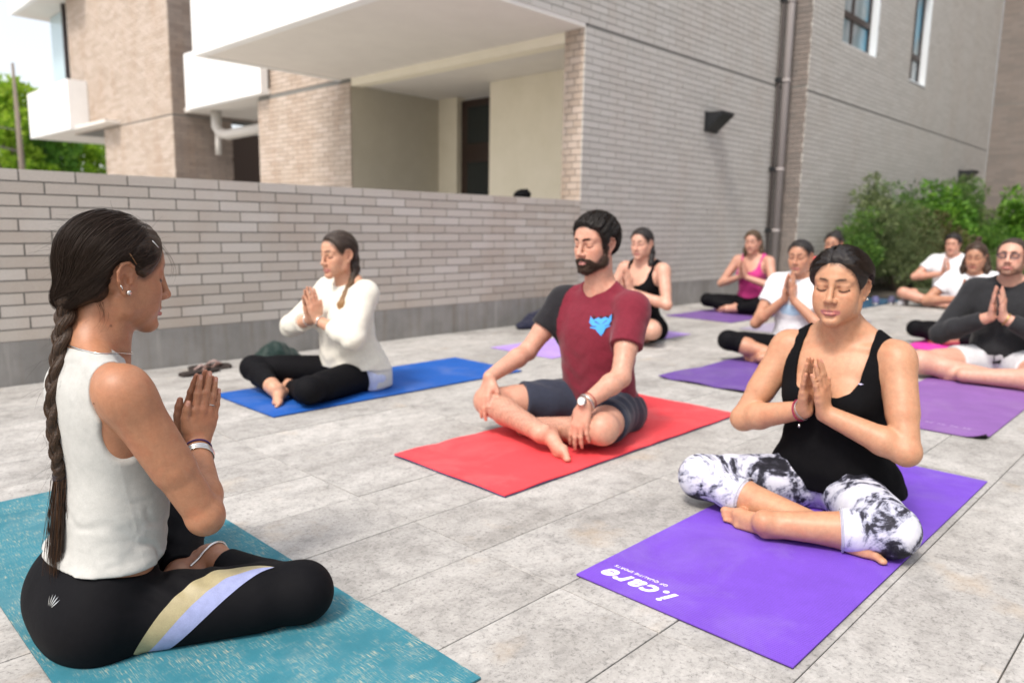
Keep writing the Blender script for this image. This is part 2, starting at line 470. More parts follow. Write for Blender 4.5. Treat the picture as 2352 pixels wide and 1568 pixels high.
# wall lamps
def wall_lamp(x, y, z, s, label):
    o = tag(empty('wall_lamp', (x, y, z)), label, 'wall lamp', 'black wedge wall lamps')
    b = MB(); w, d, h = .26*s, .20*s, .20*s
    b.add([(-w/2, 0, 0), (w/2, 0, 0), (w/2, 0, h), (-w/2, 0, h), (-w/2, -d, h), (w/2, -d, h), (-w/2, -d, h-.03*s), (w/2, -d, h-.03*s)],
          [(0, 1, 2, 3), (3, 2, 5, 4), (4, 5, 7, 6), (0, 6, 7, 1), (0, 3, 4, 6), (1, 7, 5, 2)])
    b.build('housing', M_black, o)
    MB().box((-w/2-.012, -.0, -.012), (w/2+.012, .02, h+.012)).build('backplate', M_black, o)
wall_lamp(8.55, WY-.022, 2.13, 1.08, 'black wedge-shaped wall lamp on the grey facade left of the downpipe')
wall_lamp(18.6, 4.53, 1.98, 1.4, 'small black wedge-shaped wall lamp above the shrubs near the far corner')

# ------------------------------------------------------------------ far block closing the lane
fb = tag(empty('brick_block', (20.7, 2, 0)), 'darker brick block closing off the courtyard behind the shrubs', 'building')
o = quadbox('wall_core', (20.708, -7, 0), (22, 4.55, 12), M_mortar, fb); o.matrix_parent_inverse = Matrix.Translation((-20.7, -2, 0))
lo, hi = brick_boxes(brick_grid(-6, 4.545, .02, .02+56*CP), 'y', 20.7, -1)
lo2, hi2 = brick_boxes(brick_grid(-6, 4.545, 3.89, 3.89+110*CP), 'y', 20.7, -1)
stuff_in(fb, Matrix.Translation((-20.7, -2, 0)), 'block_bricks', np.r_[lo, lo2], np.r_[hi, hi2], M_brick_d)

# ------------------------------------------------------------------ unseen wall added behind the camera to hold back sky light
ob = quadbox('unseen_sky_blocker', (-6.0, -7.0, 0), (24, -6.0, 4.2), mat('sky_blocker_render', rough=.9, build=concrete_build((.50, .485, .46), (.56, .545, .52), False)), None)
tag(ob, kind='structure')

# ------------------------------------------------------------------ rear wing (left background)
rw = tag(empty('brick_wing', (5.8, 14.35, 0)), 'tan brick wing with white balconies behind the low wall at the far left', 'building')
rin = Matrix.Translation((-5.8, -14.35, 0))
def wing(name, a, b, m):
    o = quadbox(name, a, b, m, rw); o.matrix_parent_inverse = rin; return o
wing('wall_core', (5.81, 14.36, 0), (6.9, 18.0, 2.86), M_mortar)
wing('wall_core', (5.81, 14.36, 2.86), (6.9, 20.0, 7.5), M_mortar)
lo, hi = brick_boxes(brick_grid(14.35, 18.0, 0.02, .02+41*CP), 'y', 5.8, -1)
lo2, hi2 = brick_boxes(brick_grid(14.35, 20.0, 2.86, 2.86+64*CP), 'y', 5.795, -1)
stuff_in(rw, rin, 'wing_bricks', np.r_[lo, lo2], np.r_[hi, hi2], M_brick_w)
lo, hi = brick_boxes(brick_grid(5.802, 6.93, 0.02, .02+41*CP), 'x', 14.35, -1)
lo2, hi2 = brick_boxes(brick_grid(5.802, 8.5, 2.86, 2.86+64*CP), 'x', 14.35, -1)
stuff_in(rw, rin, 'wing_bricks', np.r_[lo, lo2], np.r_[hi, hi2], mat('wing_shaded_brick', rough=.85, spec=.25, build=brick_build((.25, .20, .17), (.29, .235, .20), (.32, .26, .22), 'att', .3)))  # shade on the wing's side face is put into these darker brick tones
wing('wall_core', (6.9, 14.36, 2.86), (8.5, 15, 7.5), M_mortar)
wing('back_wall', (6.9, 17.5, 0), (9.5, 17.7, 3), mat('dark_brick_wall', (.09, .06, .045), .9))
bw = wing('balcony_front', (5.9, 11.2, 2.90), (6.02, 13.9, 3.86), M_white)
wing('balcony_slab', (6.02, 11.2, 2.90), (7.4, 14.34, 2.98), M_soffit)
wing('balcony_end', (5.901, 13.9, 2.901), (7.4, 13.98, 3.859), M_white)
wing('balcony_front', (5.40, 18.9, 2.88), (5.5, 22.1, 3.95), M_white)
wing('balcony_end', (5.5, 22.05, 2.88), (7.3, 22.1, 3.95), M_white)
wing('balcony_end', (5.501, 18.9, 2.951), (5.79, 18.98, 3.949), M_white)
wing('balcony_slab', (5.5, 17.0, 2.885), (7.3, 22.05, 2.95), M_soffit)
wing('balcony_front', (5.25, 18.6, 5.85), (5.35, 22.5, 7.2), M_white)
wing('balcony_slab', (5.35, 18.6, 5.85), (7.3, 22.5, 5.95), M_soffit)
wing('window', (6.0, 20.02, 3.0), (6.03, 22.0, 5.84), mat('pale_glass', (.45, .58, .62), .1))
wing('balcony_post', (5.80, 20.3, 3.95), (5.88, 20.4, 5.85), M_frame)
dp = tag(empty('drain_pipe', (6.3, 12.4, 2.6)), 'pale drain pipe elbow hanging under the lower white balcony', 'pipe')
MB().tube([(.0, 1.25, .32), (0, 1.25, .02), (0.02, 1.15, -.1), (.04, .9, -.14), (.1, -1.0, -.1)], .09, 12).build('pipe', M_pvc, dp, True)
MB().tube([(.0, 1.2, -.1), (0, 1.22, -.48)], .05, 10).build('branch', M_pvc, dp, True)
# ====================================================================== implicit-surface modelling for people
f32 = np.float32
def V3(*a): return np.array(a if len(a) > 1 else a[0], float)
def nrm(v): v = np.asarray(v, float); return v/(np.linalg.norm(v)+1e-12)
def smin(a, b, k):
    h = np.maximum(k-np.abs(a-b), 0)/k
    return np.minimum(a, b)-h*h*(k*.25)
def smax(a, b, k): return -smin(-a, -b, k)

def cone(a, b, ra, rb, flat=None, fs=1.0):
    """tapered capsule; flat = direction in which it is thinner by factor fs"""
    a = np.asarray(a, f32); b = np.asarray(b, f32); ba = b-a; L2 = float(ba@ba)+1e-9
    n = None if flat is None else np.asarray(nrm(flat), f32)
    def f(P):
        q = P-a; t = np.clip((q@ba)/L2, 0, 1)
        q = q-t[..., None]*ba
        if n is not None: q = q+((fs-1)*(q@n))[..., None]*n
        d = np.sqrt((q*q).sum(-1))-(ra+(rb-ra)*t)
        return d if n is None else d/(1+.35*(fs-1))
    return f
def ell(c, r, R=None):
    c = np.asarray(c, f32); r = np.asarray(r, f32); Rm = None if R is None else np.asarray(R, f32)
    def f(P):
        q = P-c
        if Rm is not None: q = q@Rm
        q1 = q/r; k0 = np.sqrt((q1*q1).sum(-1)); q2 = q1/r; k1 = np.sqrt((q2*q2).sum(-1))+1e-9
        return k0*(k0-1)/k1
    return f
def sph(c, r):
    c = np.asarray(c, f32)
    return lambda P: np.sqrt(((P-c)**2).sum(-1))-r
def plane(p0, n):
    """negative on the side the normal points away from"""
    p0 = np.asarray(p0, f32); n = np.asarray(nrm(n), f32)
    return lambda P: (P-p0)@n
def hermite(zs, ys, n=160):
    zs = np.asarray(zs, float); ys = np.asarray(ys, float)
    m = np.gradient(ys, zs); t = np.linspace(zs[0], zs[-1], n); i = np.clip(np.searchsorted(zs, t)-1, 0, len(zs)-2)
    h = zs[i+1]-zs[i]; s = (t-zs[i])/h
    return t, (2*s**3-3*s**2+1)*ys[i]+(s**3-2*s**2+s)*h*m[i]+(-2*s**3+3*s**2)*ys[i+1]+(s**3-s**2)*h*m[i+1]
def loft(sec, n=2.3, yaw=0.0, c0=(0, 0), off=0.0):
    """vertical lofted trunk: rows (z, cx, cy, half_width, front, back)"""
    sec = np.asarray(sec, float); zs = sec[:, 0]
    T = [hermite(zs, sec[:, i]) for i in range(1, 6)]; tz = T[0][0]; T = [x[1] for x in T]
    z0, z1 = zs[0], zs[-1]; cy_, sy_ = math.cos(yaw), math.sin(yaw)
    def f(P):
        z = P[..., 2]; zc = np.clip(z, z0, z1)
        cx, cy, a, bf, bb = [np.interp(zc, tz, x) for x in T]
        X = P[..., 0]-cx-c0[0]; Y = P[..., 1]-cy-c0[1]
        x = X*cy_+Y*sy_; y = -X*sy_+Y*cy_
        b = np.where(x >= 0, bf, bb)+off; a = a+off
        rho = (np.abs(x/b)**n+np.abs(y/a)**n)**(1/n)+1e-6
        q = np.sqrt(x*x+y*y)
        d = np.where(q > 1e-4, q*(1-1/rho), -np.minimum(a, b))
        d = np.maximum(d, -np.minimum(a, b))
        cap = np.maximum(z-z1, z0-z)
        return np.where(cap > 0, np.sqrt(np.maximum(d, 0)**2+cap**2), d).astype(f32)
    return f
def poly2d(pts, ax=(0, 2), fr=None):
    """signed distance to a closed 2-D outline in a projection (inside negative); fr = (R, t, s) frame"""
    A = np.asarray(pts, f32); B = np.roll(A, -1, 0)
    def f(P):
        if fr is not None: P = ((P-fr[1].astype(f32))@fr[0].astype(f32))/fr[2]
        p = P[..., list(ax)]; d = np.full(p.shape[:-1], 1e9, f32); ins = np.zeros(p.shape[:-1], bool)
        for a, b in zip(A, B):
            e = b-a; w = p-a; t = np.clip((w@e)/float(e@e), 0, 1); q = w-t[..., None]*e
            d = np.minimum(d, (q*q).sum(-1))
            c = (a[1] <= p[..., 1]) != (b[1] <= p[..., 1])
            xs = a[0]+(p[..., 1]-a[1])*(e[0]/(e[1] if abs(e[1]) > 1e-9 else 1e-9))
            ins ^= c & (p[..., 0] < xs)
        d = np.sqrt(d)*(fr[2] if fr is not None else 1)
        return np.where(ins, -d, d).astype(f32)
    return f
def smooth_noise(seed, scale):
    """cheap smooth 3-D noise from a few plane waves"""
    g = np.random.default_rng(seed); K = (g.normal(size=(7, 3))*scale).astype(f32); ph = (g.random(7)*6.28).astype(f32)
    return lambda P: np.sin(P@K.T+ph).mean(-1)

class Field:
    def __init__(s): s.p = []; s.final = []
    def add(s, fn, k=.01): s.p.append((0, k, fn)); return s
    def sub(s, fn, k=.005): s.p.append((1, k, fn)); return s
    def cut(s, fn, k=.006): s.p.append((2, k, fn)); return s
    def mod(s, fn): s.p.append((3, 0, fn)); return s
    def join(s, o): s.p += o.p; return s
    def eval_blocks(s, C, rad, P):
        """C (B,3) centres, rad (B,), P (B,n,3) -> (B,n)"""
        D = np.full(P.shape[:2], .5, f32)
        for op, k, fn in s.p:
            if op == 3: D = fn(P, D); continue
            pc = fn(C)
            if op == 0: m = pc < 3.4*rad+k
            elif op == 1: m = pc < 2.2*rad+k
            else: m = pc > -2.2*rad-k
            idx = np.nonzero(m)[0]
            if len(idx) == 0: continue
            d = fn(P[idx])
            if op == 0: D[idx] = smin(D[idx], d, k)
            elif op == 1: D[idx] = smax(D[idx], -d, k)
            else: D[idx] = smax(D[idx], d, k)
        return D
    def at(s, P):
        P = np.asarray(P, f32); return s.eval_blocks(P, np.zeros(len(P), f32)+.004, P[:, None, :])[:, 0]

def axis_steps(segs):
    """[(start, end, h), ...] contiguous -> coordinates, count a multiple of 16"""
    out = [segs[0][0]]
    for a, b, h in segs:
        n = max(1, int(math.ceil((b-a)/h))); out += list(np.linspace(a, b, n+1)[1:])
    while (len(out)-1) % 16: out.append(out[-1]+segs[-1][2])
    return np.array(out, f32)

def polygonise(F, ax, ay, az):
    A = [ax, ay, az]
    nb = [(len(a)-1)//16 for a in A]
    I = np.stack(np.meshgrid(*[np.arange(n) for n in nb], indexing='ij'), -1).reshape(-1, 3)*16
    def centres(I, w):
        lo = np.stack([A[d][I[:, d]] for d in range(3)], -1); hi = np.stack([A[d][I[:, d]+w] for d in range(3)], -1)
        return ((lo+hi)/2).astype(f32), (np.sqrt(((hi-lo)**2).sum(-1))/2).astype(f32)
    C, r = centres(I, 16)
    d = F.eval_blocks(C, r, C[:, None, :])[:, 0]
    I = I[np.abs(d) < 2.6*r]
    # sub-blocks of 4
    o = np.stack(np.meshgrid(*[np.arange(4)*4]*3, indexing='ij'), -1).reshape(-1, 3)
    C16, r16 = centres(I, 16)
    J = (I[:, None, :]+o[None])
    c4, r4 = centres(J.reshape(-1, 3), 4)
    d = F.eval_blocks(C16, r16, c4.reshape(len(I), 64, 3)).ravel()
    J = J.reshape(-1, 3)[np.abs(d) < 2.9*r4]
    C4, r4 = centres(J, 4)
    o5 = np.stack(np.meshgrid(*[np.arange(5)]*3, indexing='ij'), -1).reshape(-1, 3)
    N = J[:, None, :]+o5[None]
    D = np.empty((len(J), 125), f32)
    CH = 6000
    for s in range(0, len(J), CH):
        n = N[s:s+CH]; P = np.stack([A[d][n[..., d]] for d in range(3)], -1).astype(f32)
        D[s:s+CH] = F.eval_blocks(C4[s:s+CH], r4[s:s+CH], P)
    D = D.reshape(-1, 5, 5, 5)
    S = D < 0
    cnt = np.zeros((len(J), 4, 4, 4), np.int8)
    for a in (0, 1):
        for b in (0, 1):
            for c in (0, 1): cnt += S[:, a:4+a, b:4+b, c:4+c]
    act = (cnt > 0) & (cnt < 8)
    bi, ci, cj, ck = np.nonzero(act)
    cell = J[bi]+np.stack([ci, cj, ck], -1)
    sh = [len(a) for a in A]
    key = (cell[:, 0].astype(np.int64)*sh[1]+cell[:, 1])*sh[2]+cell[:, 2]
    corner = lambda a, b, c: D[bi, ci+a, cj+b, ck+c]
    acc = np.zeros((len(bi), 3), f32); w = np.zeros(len(bi), f32)
    cs = [(a, b, c) for a in (0, 1) for b in (0, 1) for c in (0, 1)]
    for p in cs:
        for d_ in range(3):
            if p[d_]: continue
            q = list(p); q[d_] = 1
            da, db = corner(*p), corner(*q); m = (da < 0) != (db < 0)
            t = np.where(m, da/(da-db+1e-20), 0)
            pos = np.array(p, f32)[None]+0*acc; pos[:, d_] = t
            acc += pos*m[:, None]; w += m
    acc /= np.maximum(w, 1)[:, None]
    V = np.empty((len(bi), 3), f32)
    for d_ in range(3):
        a0 = A[d_][cell[:, d_]]; V[:, d_] = a0+acc[:, d_]*(A[d_][cell[:, d_]+1]-a0)
    order = np.argsort(key); ks = key[order]; V = V[order]
    def vid(c):
        k = (c[:, 0].astype(np.int64)*sh[1]+c[:, 1])*sh[2]+c[:, 2]
        i = np.clip(np.searchsorted(ks, k), 0, len(ks)-1)
        return np.where(ks[i] == k, i, -1)
    Q = []
    for d_ in range(3):
        sl0 = [slice(0, 4)]*3; sl1 = list(sl0); sl1[d_] = slice(1, 5)
        s0 = S[(slice(None), *sl0)]; s1 = S[(slice(None), *sl1)]
        b_, i_, j_, k_ = np.nonzero(s0 != s1)
        node = J[b_]+np.stack([i_, j_, k_], -1)
        ins = s0[b_, i_, j_, k_]
        e, g = [(1, 2), (2, 0), (0, 1)][d_]
        off = []
        for de, dg in ((0, 0), (-1, 0), (-1, -1), (0, -1)):
            c = node.copy(); c[:, e] += de; c[:, g] += dg; off.append(vid(c))
        q = np.stack(off, -1); q[~ins] = q[~ins][:, ::-1]
        Q.append(q[(q >= 0).all(1)])
    return V, np.concatenate(Q)

# ------------------------------------------------------------------ anatomy
class Frame:
    """head / hand / foot frame: columns of R are forward, left, up"""
    def __init__(s, t, R, sc=1.0): s.t = np.asarray(t, float); s.R = np.asarray(R, float); s.s = sc
    def p(s, x, y, z): return s.t+s.R@(np.array([x, y, z])*s.s)
    def v(s, x, y, z): return s.R@np.array([x, y, z], float)
    def inv(s, P): return ((P-s.t)@s.R)/s.s
def rotm(yaw=0, pitch=0, roll=0):
    """degrees; pitch > 0 looks down, yaw > 0 turns left, roll > 0 tilts to its right"""
    y, p, r = R_(yaw), R_(pitch), R_(roll)
    Z = np.array([[math.cos(y), -math.sin(y), 0], [math.sin(y), math.cos(y), 0], [0, 0, 1]])
    Y = np.array([[math.cos(p), 0, math.sin(p)], [0, 1, 0], [-math.sin(p), 0, math.cos(p)]])
    X = np.array([[1, 0, 0], [0, math.cos(r), -math.sin(r)], [0, math.sin(r), math.cos(r)]])
    return Z@Y@X

def head_field(F, H, d=1, male=0, full=0.0):
    """adds the head in frame H; d = detail level; full = rounder cheeks"""
    s = H.s; E = lambda c, r, R=None: ell(H.p(*c), np.array(r)*s, H.R if R is None else H.R@R)
    Cn = lambda a, b, ra, rb, **k: cone(H.p(*a), H.p(*b), ra*s, rb*s, **k)
    w = 1+.03*male; gy = .0455+.005*male+.003*full; cz = -.097-.004*male
    F.add(E((-.008, 0, .034), (.0925, .0755, .084)), .012)
    F.add(E((.032, 0, .036), (.0605, .064*w, .062)), .02)
    F.add(E((.038, 0, -.028), (.0485, .0555*w, .074)), .022)
    for q in (1, -1):
        F.add(Cn((.070, q*(.010+.004*male), cz), (.012, q*gy, -.066-.006*male), .0150, .0135+.002*male), .028)
        F.add(Cn((.012, q*gy, -.066-.006*male), (.0, q*.058*w, -.012), .0135, .013), .024)
        F.add(E((.050, q*.038, -.021), (.029, .024, .023)), .020)
        F.add(E((.050, q*(.031+.003*full), -.050), (.029, .024+.003*full, .034)), .024)
        if d: F.add(Cn((.0875, q*.009, .0275), (.066, q*.045, .0265), .0065+.003*male, .0075+.002*male), .016)
    F.add(E((.0755, 0, cz-.0015), (.0165, .0165+.005*male, .0150)), .018)
    F.add(E((.066, 0, -.060), (.0245, .031, .032)), .016)
    for q in (1, -1):
        F.sub(E((.0940, q*.030, .0035), (.0160, .0180, .0125)), .020)
        F.add(sph(H.p(.0688, q*.0312, .001), .0160*s), .0045)
        if d: F.add(Cn((.0845, q*.016, .0125), (.0770, q*.044, .0120), .0030, .003), .010)
    nb = .0068+.001*male
    F.add(Cn((.0915, 0, .014), (.1075, 0, -.0320), nb, .0092+.0008*male), .012)
    F.add(sph(H.p(.1080, 0, -.0345), (.0098+.0006*male)*s), .007)
    for q in (1, -1):
        F.add(E((.0950, q*.0128, -.0380), (.0115, .0078+.0006*male, .0084)), .007)
        if d:
            F.add(Cn((.094, q*.004, -.046), (.093, q*.0045, -.060), .004, .004), .008)
            F.sub(E((.1015, q*.0068, -.0462), (.0062, .0036, .0036)), .003)
    for q in (1, -1):      # lips
        F.add(Cn((.0930, q*.004, -.0642), (.0815, q*.0225, -.0690), .0060, .0026), .004)
        F.add(Cn((.0918, q*.008, -.0766), (.0812, q*.0215, -.0718), .0066, .0030), .004)
        if q == 1: F.add(Cn((.0918, -.008, -.0766), (.0918, .008, -.0766), .0066, .0066), .004)
        if d: F.sub(Cn((.1000, 0, -.0704), (.0845, q*.0250, -.0704), .0012, .0010), .0035)
    F.sub(Cn((.092, -.011, -.0868), (.092, .011, -.0868), .0032, .0032), .012)
    for q in (1, -1):      # ears
        Re = rotm(yaw=-q*22, pitch=-14)
        F.add(E((-.008, q*.0705, -.004), (.0185, .0050, .030), Re), .005)
        if d:
            path = [(.010, .066, .006), (.008, .0745, .022), (-.004, .0795, .029), (-.018, .0830, .024), (-.0250, .0840, .008), (-.0215, .0815, -.010), (-.0125, .0765, -.024)]
            for a, b in zip(path[:-1], path[1:]):
                F.add(Cn((a[0], q*a[1], a[2]), (b[0], q*b[1], b[2]), .0037, .0037), .003)
            F.add(E((-.004, q*.0735, -.030), (.0085, .0055, .0095)), .005)
            F.sub(E((-.0035, q*.0835, -.007), (.0095, .0150, .0145), Re), .0025)
            F.add(Cn((.006, q*.0715, .004), (.004, q*.0735, -.012), .0042, .0046), .004)
            F.sub(Cn((-.001, q*.0815, .0180), (-.0145, q*.0850, .0130), .0042, .0040), .002); F.sub(Cn((-.0145, q*.0850, .0130), (-.0180, q*.0850, -.004), .0038, .0030), .002)

def head_colours(P, C, H, lips, brow, lash, male=0, beard=None, blush=.25, skin=(1, 1, 1)):
    """C (n,3) multiplies / replaces skin colour near facial features"""
    q = H.inv(P.astype(float)); near = (np.abs(q) < .16).all(1)
    def segd(a, b, x):
        a = np.array(a, float); b = np.array(b, float); e = b-a; t = np.clip(((x-a)@e)/(e@e), 0, 1)
        return np.sqrt(((x-a-t[:, None]*e)**2).sum(1))
    def paint(wt, col):
        wt = np.clip(wt, 0, 1)[:, None]; C[near] = C[near]*(1-wt)+np.array(col)*wt
    x = q[near]; ay = x.copy(); ay[:, 1] = np.abs(ay[:, 1])
    fr = x[:, 0] > .03
    dl = np.minimum(segd((.0935, 0, -.0655), (.082, .0230, -.0692), ay)-.0054, np.minimum(segd((.0918, 0, -.0766), (.0918, .008, -.0766), ay), segd((.0918, .008, -.0766), (.081, .0215, -.0718), ay))-.0064)
    paint((.0022-dl)/.0022*.92*fr, lips)
    dm = segd((.0985, 0, -.0702), (.0835, .0245, -.0702), ay); paint((.0022-dm)/.0015*.6*fr, np.array(lips)*.35)
    # brows
    mz = .0035*male; pts = [(.0935, .0115, .0262-mz), (.092, .022, .0288-mz), (.084, .036, .0300-mz), (.071, .048, .0255-mz)]
    wd = [.0028, .0036+.0012*male, .0028, .0010]
    db = np.min([segd(a, b, ay)*np.where(True, 1, 1)-.5*(w0+w1) for a, b, w0, w1 in zip(pts[:-1], pts[1:], wd[:-1], wd[1:])], 0)
    paint((.0022+.0012*male-db)/.0034*.85*fr, brow)
    # closed lashes
    ls = [(.078, .0175, -.0035), (.0815, .026, -.0072), (.081, .036, -.0072), (.074, .0475, -.0025)]
    dd = np.min([segd(a, b, ay) for a, b in zip(ls[:-1], ls[1:])], 0)
    paint((.0042-dd)/.0020*lash*fr, (.012, .008, .007))
    # slightly darker, redder lids
    dlid = segd((.082, .022, .004), (.080, .042, .004), ay); paint((.010-dlid)/.010*.22*fr, np.array(skin)*np.array((.72, .55, .52)))
    ck = segd((.072, .040, -.026), (.055, .050, -.022), ay); paint(np.exp(-(ck/.018)**2)*blush*fr, np.array(skin)*np.array((1.0, .68, .62)))
    nt_ = segd((.108, 0, -.034), (.096, .010, -.04), ay); paint(np.exp(-(nt_/.011)**2)*blush*.6*fr, np.array(skin)*np.array((1.0, .70, .66)))
    ea = segd((-.010, .078, .0), (-.012, .078, .001), ay); paint(np.exp(-(ea/.024)**2)*.25*(ay[:, 1] > .066), np.array(skin)*np.array((1.0, .66, .58)))
    if beard is not None:
        col, amt = beard
        n = smooth_noise(5, 420)(x.astype(f32))
        zone = segd((.080, 0, -.100), (.020, .052, -.066), ay)
        w1 = (.036-zone)/.012
        w1 = np.maximum(w1, (.021-segd((.020, .052, -.066), (.010, .064, -.005), ay))/.008)
        mo = segd((.096, .006, -.0555), (.083, .028, -.068), ay); w2 = (.0095-mo)/.005
        ch = segd((.09, 0, -.088), (.088, 0, -.10), ay); w3 = (.013-ch)/.006
        wt = np.clip(np.maximum.reduce([w1, w2, w3]), 0, 1)*(x[:, 2] < -.004)*(x[:, 0] > -.005)
        lipmask = np.clip(dl/.002, 0, 1)
        paint(np.clip(wt*lipmask*amt*(1+.5*n), 0, .96), col)
    return C

def hand_field(F, Hd, side, curl=(0, 0, 0, 0), spread=1.0, thumb='up', k=.006, s=1.0, cup=0.0):
    """hand frame Hd: x = along fingers, y = across towards the thumb, z = out of the back of the hand.
    curl: degrees per finger (index..little)"""
    p = Hd.p
    def Cn(a, b, ra, rb, **kw): return cone(p(*a), p(*b), ra*Hd.s, rb*Hd.s, **kw)
    mcp = [(.088, .0265, .002), (.092, .007, .004), (.087, -.012, .002), (.078, -.029, -.002)]
    car = [(.008, .012, 0), (.006, .004, .001), (.006, -.006, .001), (.010, -.014, 0)]
    ln = [(.041, .025, .021), (.045, .029, .022), (.042, .027, .021), (.033, .020, .019)]
    fm = 1.0 if thumb != 'up' else .94
    rad = [tuple(x*fm for x in r_) for r_ in [(.0094, .0087, .0078), (.0096, .0089, .0079), (.0091, .0084, .0075), (.0081, .0075, .0068)]]
    zf = Hd.v(0, 0, 1)
    first = True
    for (a, b) in zip(car, mcp):
        F.add(Cn(a, b, .0135, .0105), .012 if not first else .012); first = False
    F.add(Cn((.035, .020, -.006), (.070, -.018, -.004), .013, .012), .014)
    F.add(Cn((.022, .022, -.007), (.052, .034, -.007), .0155, .012), .012)      # thumb mound
    F.add(Cn((.020, -.018, -.005), (.055, -.026, -.004), .0135, .011), .012)
    tips = []
    for i in range(4):
        sp = np.array([1.0, .10, -.04, -.20])[[0, 1, 2, 3]][i]*0
        ang = R_(spread*(4, 1, -2.5, -7)[i]); c = R_(curl[i]); a = np.array(mcp[i]); th = 0.0
        pts = [a]
        for j, L in enumerate(ln[i]):
            th += c*(.55 if j == 0 else (1.0 if j == 1 else .6))
            dvec = np.array([math.cos(th)*math.cos(ang), math.cos(th)*math.sin(ang), -math.sin(th)])
            a = a+dvec*L; pts.append(a)
        r = rad[i]
        F.add(Cn(pts[0], pts[1], r[0]+.0012, r[0]), k)
        F.add(Cn(pts[1], pts[2], r[0]+.0004, r[1]), .002)
        F.add(Cn(pts[2], pts[3], r[1], r[2]-.0006), .002)
        F.add(sph(p(*pts[1]), (r[0]+.0009)*Hd.s), .004)
        tips.append((p(*pts[2]), p(*pts[3]), p(*pts[1]), zf))
    if thumb == 'up':      pts = [(.038, .033, -.005), (.064, .044, -.003), (.086, .047, .001), (.104, .048, .004)]
    elif thumb == 'out':   pts = [(.038, .036, -.008), (.060, .058, -.012), (.080, .072, -.018), (.096, .082, -.024)]
    else:                  pts = [(.036, .034, -.010), (.060, .046, -.022), (.084, .050, -.032), (.104, .050, -.042)]
    for i, (ra, rb) in enumerate(((.0145, .0115), (.0108, .0102), (.0102, .0078))):
        F.add(Cn(pts[i], pts[i+1], ra, rb), .006 if i == 0 else .003)
    tips.append((p(*pts[2]), p(*pts[3]), None, nrm(Hd.v(0, .5, .85))))
    return tips

def foot_field(F, Ft, k=.012):
    """foot frame: x = towards the toes, y = towards the big-toe side, z = up out of the instep; origin at the ankle"""
    def Cn(a, b, ra, rb, **kw): return cone(Ft.p(*a), Ft.p(*b), ra*Ft.s, rb*Ft.s, **kw)
    up_ = Ft.v(0, 0, 1)
    F.add(Cn((0, 0, .02), (-.012, 0, -.035), .031, .029), .02)
    F.add(ell(Ft.p(-.032, 0, -.040), np.array([.032, .027, .029])*Ft.s, Ft.R), .014)
    F.add(Cn((-.01, 0, -.028), (.075, .006, -.046), .031, .023), .02)
    F.add(Cn((.0, -.008, -.045), (.090, -.020, -.054), .024, .017), .016)
    F.add(Cn((.02, .008, -.030), (.105, .020, -.052), .026, .0185), .016)
    F.add(Cn((.096, .028, -.055), (.100, -.030, -.058), .0165, .014), .014)
    F.add(sph(Ft.p(0, .028, .0), .014*Ft.s), .014); F.add(sph(Ft.p(-.004, -.028, -.006), .013*Ft.s), .014)
    toes = [(.030, .152, .0125, .026), (.012, .150, .0088, .012), (-.002, .143, .0084, -.003), (-.015, .133, .0080, -.017), (-.028, .120, .0078, -.031)]
    for i, (y0, x1, r, y1) in enumerate(toes):
        F.add(Cn((.098, y0, -.057), (x1, y1, -.062), r*1.05, r), .006 if i == 0 else .0045)
        F.add(sph(Ft.p(x1-.002, y1, -.060), r*1.08*Ft.s), .003)

def frame_from(o, x, z, s=1.0):
    """frame with x axis along x, z axis close to z"""
    x = nrm(x); y = nrm(np.cross(z, x)); z = np.cross(x, y)
    return Frame(o, np.stack([x, y, z], 1), s)
# ------------------------------------------------------------------ person builder
FEM = dict(  # trunk rows: z, centre x, centre y, half width, front depth, back depth
    torso=[(0.0, -.02, 0, .165, .09, .13), (.07, -.02, 0, .182, .10, .145), (.15, -.01, 0, .168, .105, .125), (.235, .0, 0, .134, .10, .095),
           (.31, .01, 0, .132, .10, .090), (.39, .012, 0, .143, .108, .095), (.47, .008, 0, .155, .103, .100), (.535, .0, 0, .158, .082, .092),
           (.58, -.008, 0, .118, .062, .075), (.615, -.012, 0, .062, .052, .058)],
    shoulder=(.0, .178, .560), neck=(-.005, 0, .60), arm=(.050, .043, .037, .041, .027), leg=(.082, .061, .052, .058, .036), nr=(.050, .055))
MAL = dict(
    torso=[(0.0, -.02, 0, .160, .10, .125), (.07, -.02, 0, .175, .11, .135), (.15, -.01, 0, .165, .115, .115), (.235, .0, 0, .155, .11, .10),
           (.31, .005, 0, .158, .112, .10), (.39, .008, 0, .170, .118, .108), (.47, .004, 0, .182, .115, .112), (.54, -.004, 0, .180, .09, .10),
           (.59, -.012, 0, .130, .066, .08), (.63, -.016, 0, .070, .058, .062)],
    shoulder=(.0, .195, .570), neck=(-.01, 0, .615), arm=(.056, .050, .042, .047, .030), leg=(.090, .062, .055, .060, .037), nr=(.057, .064))

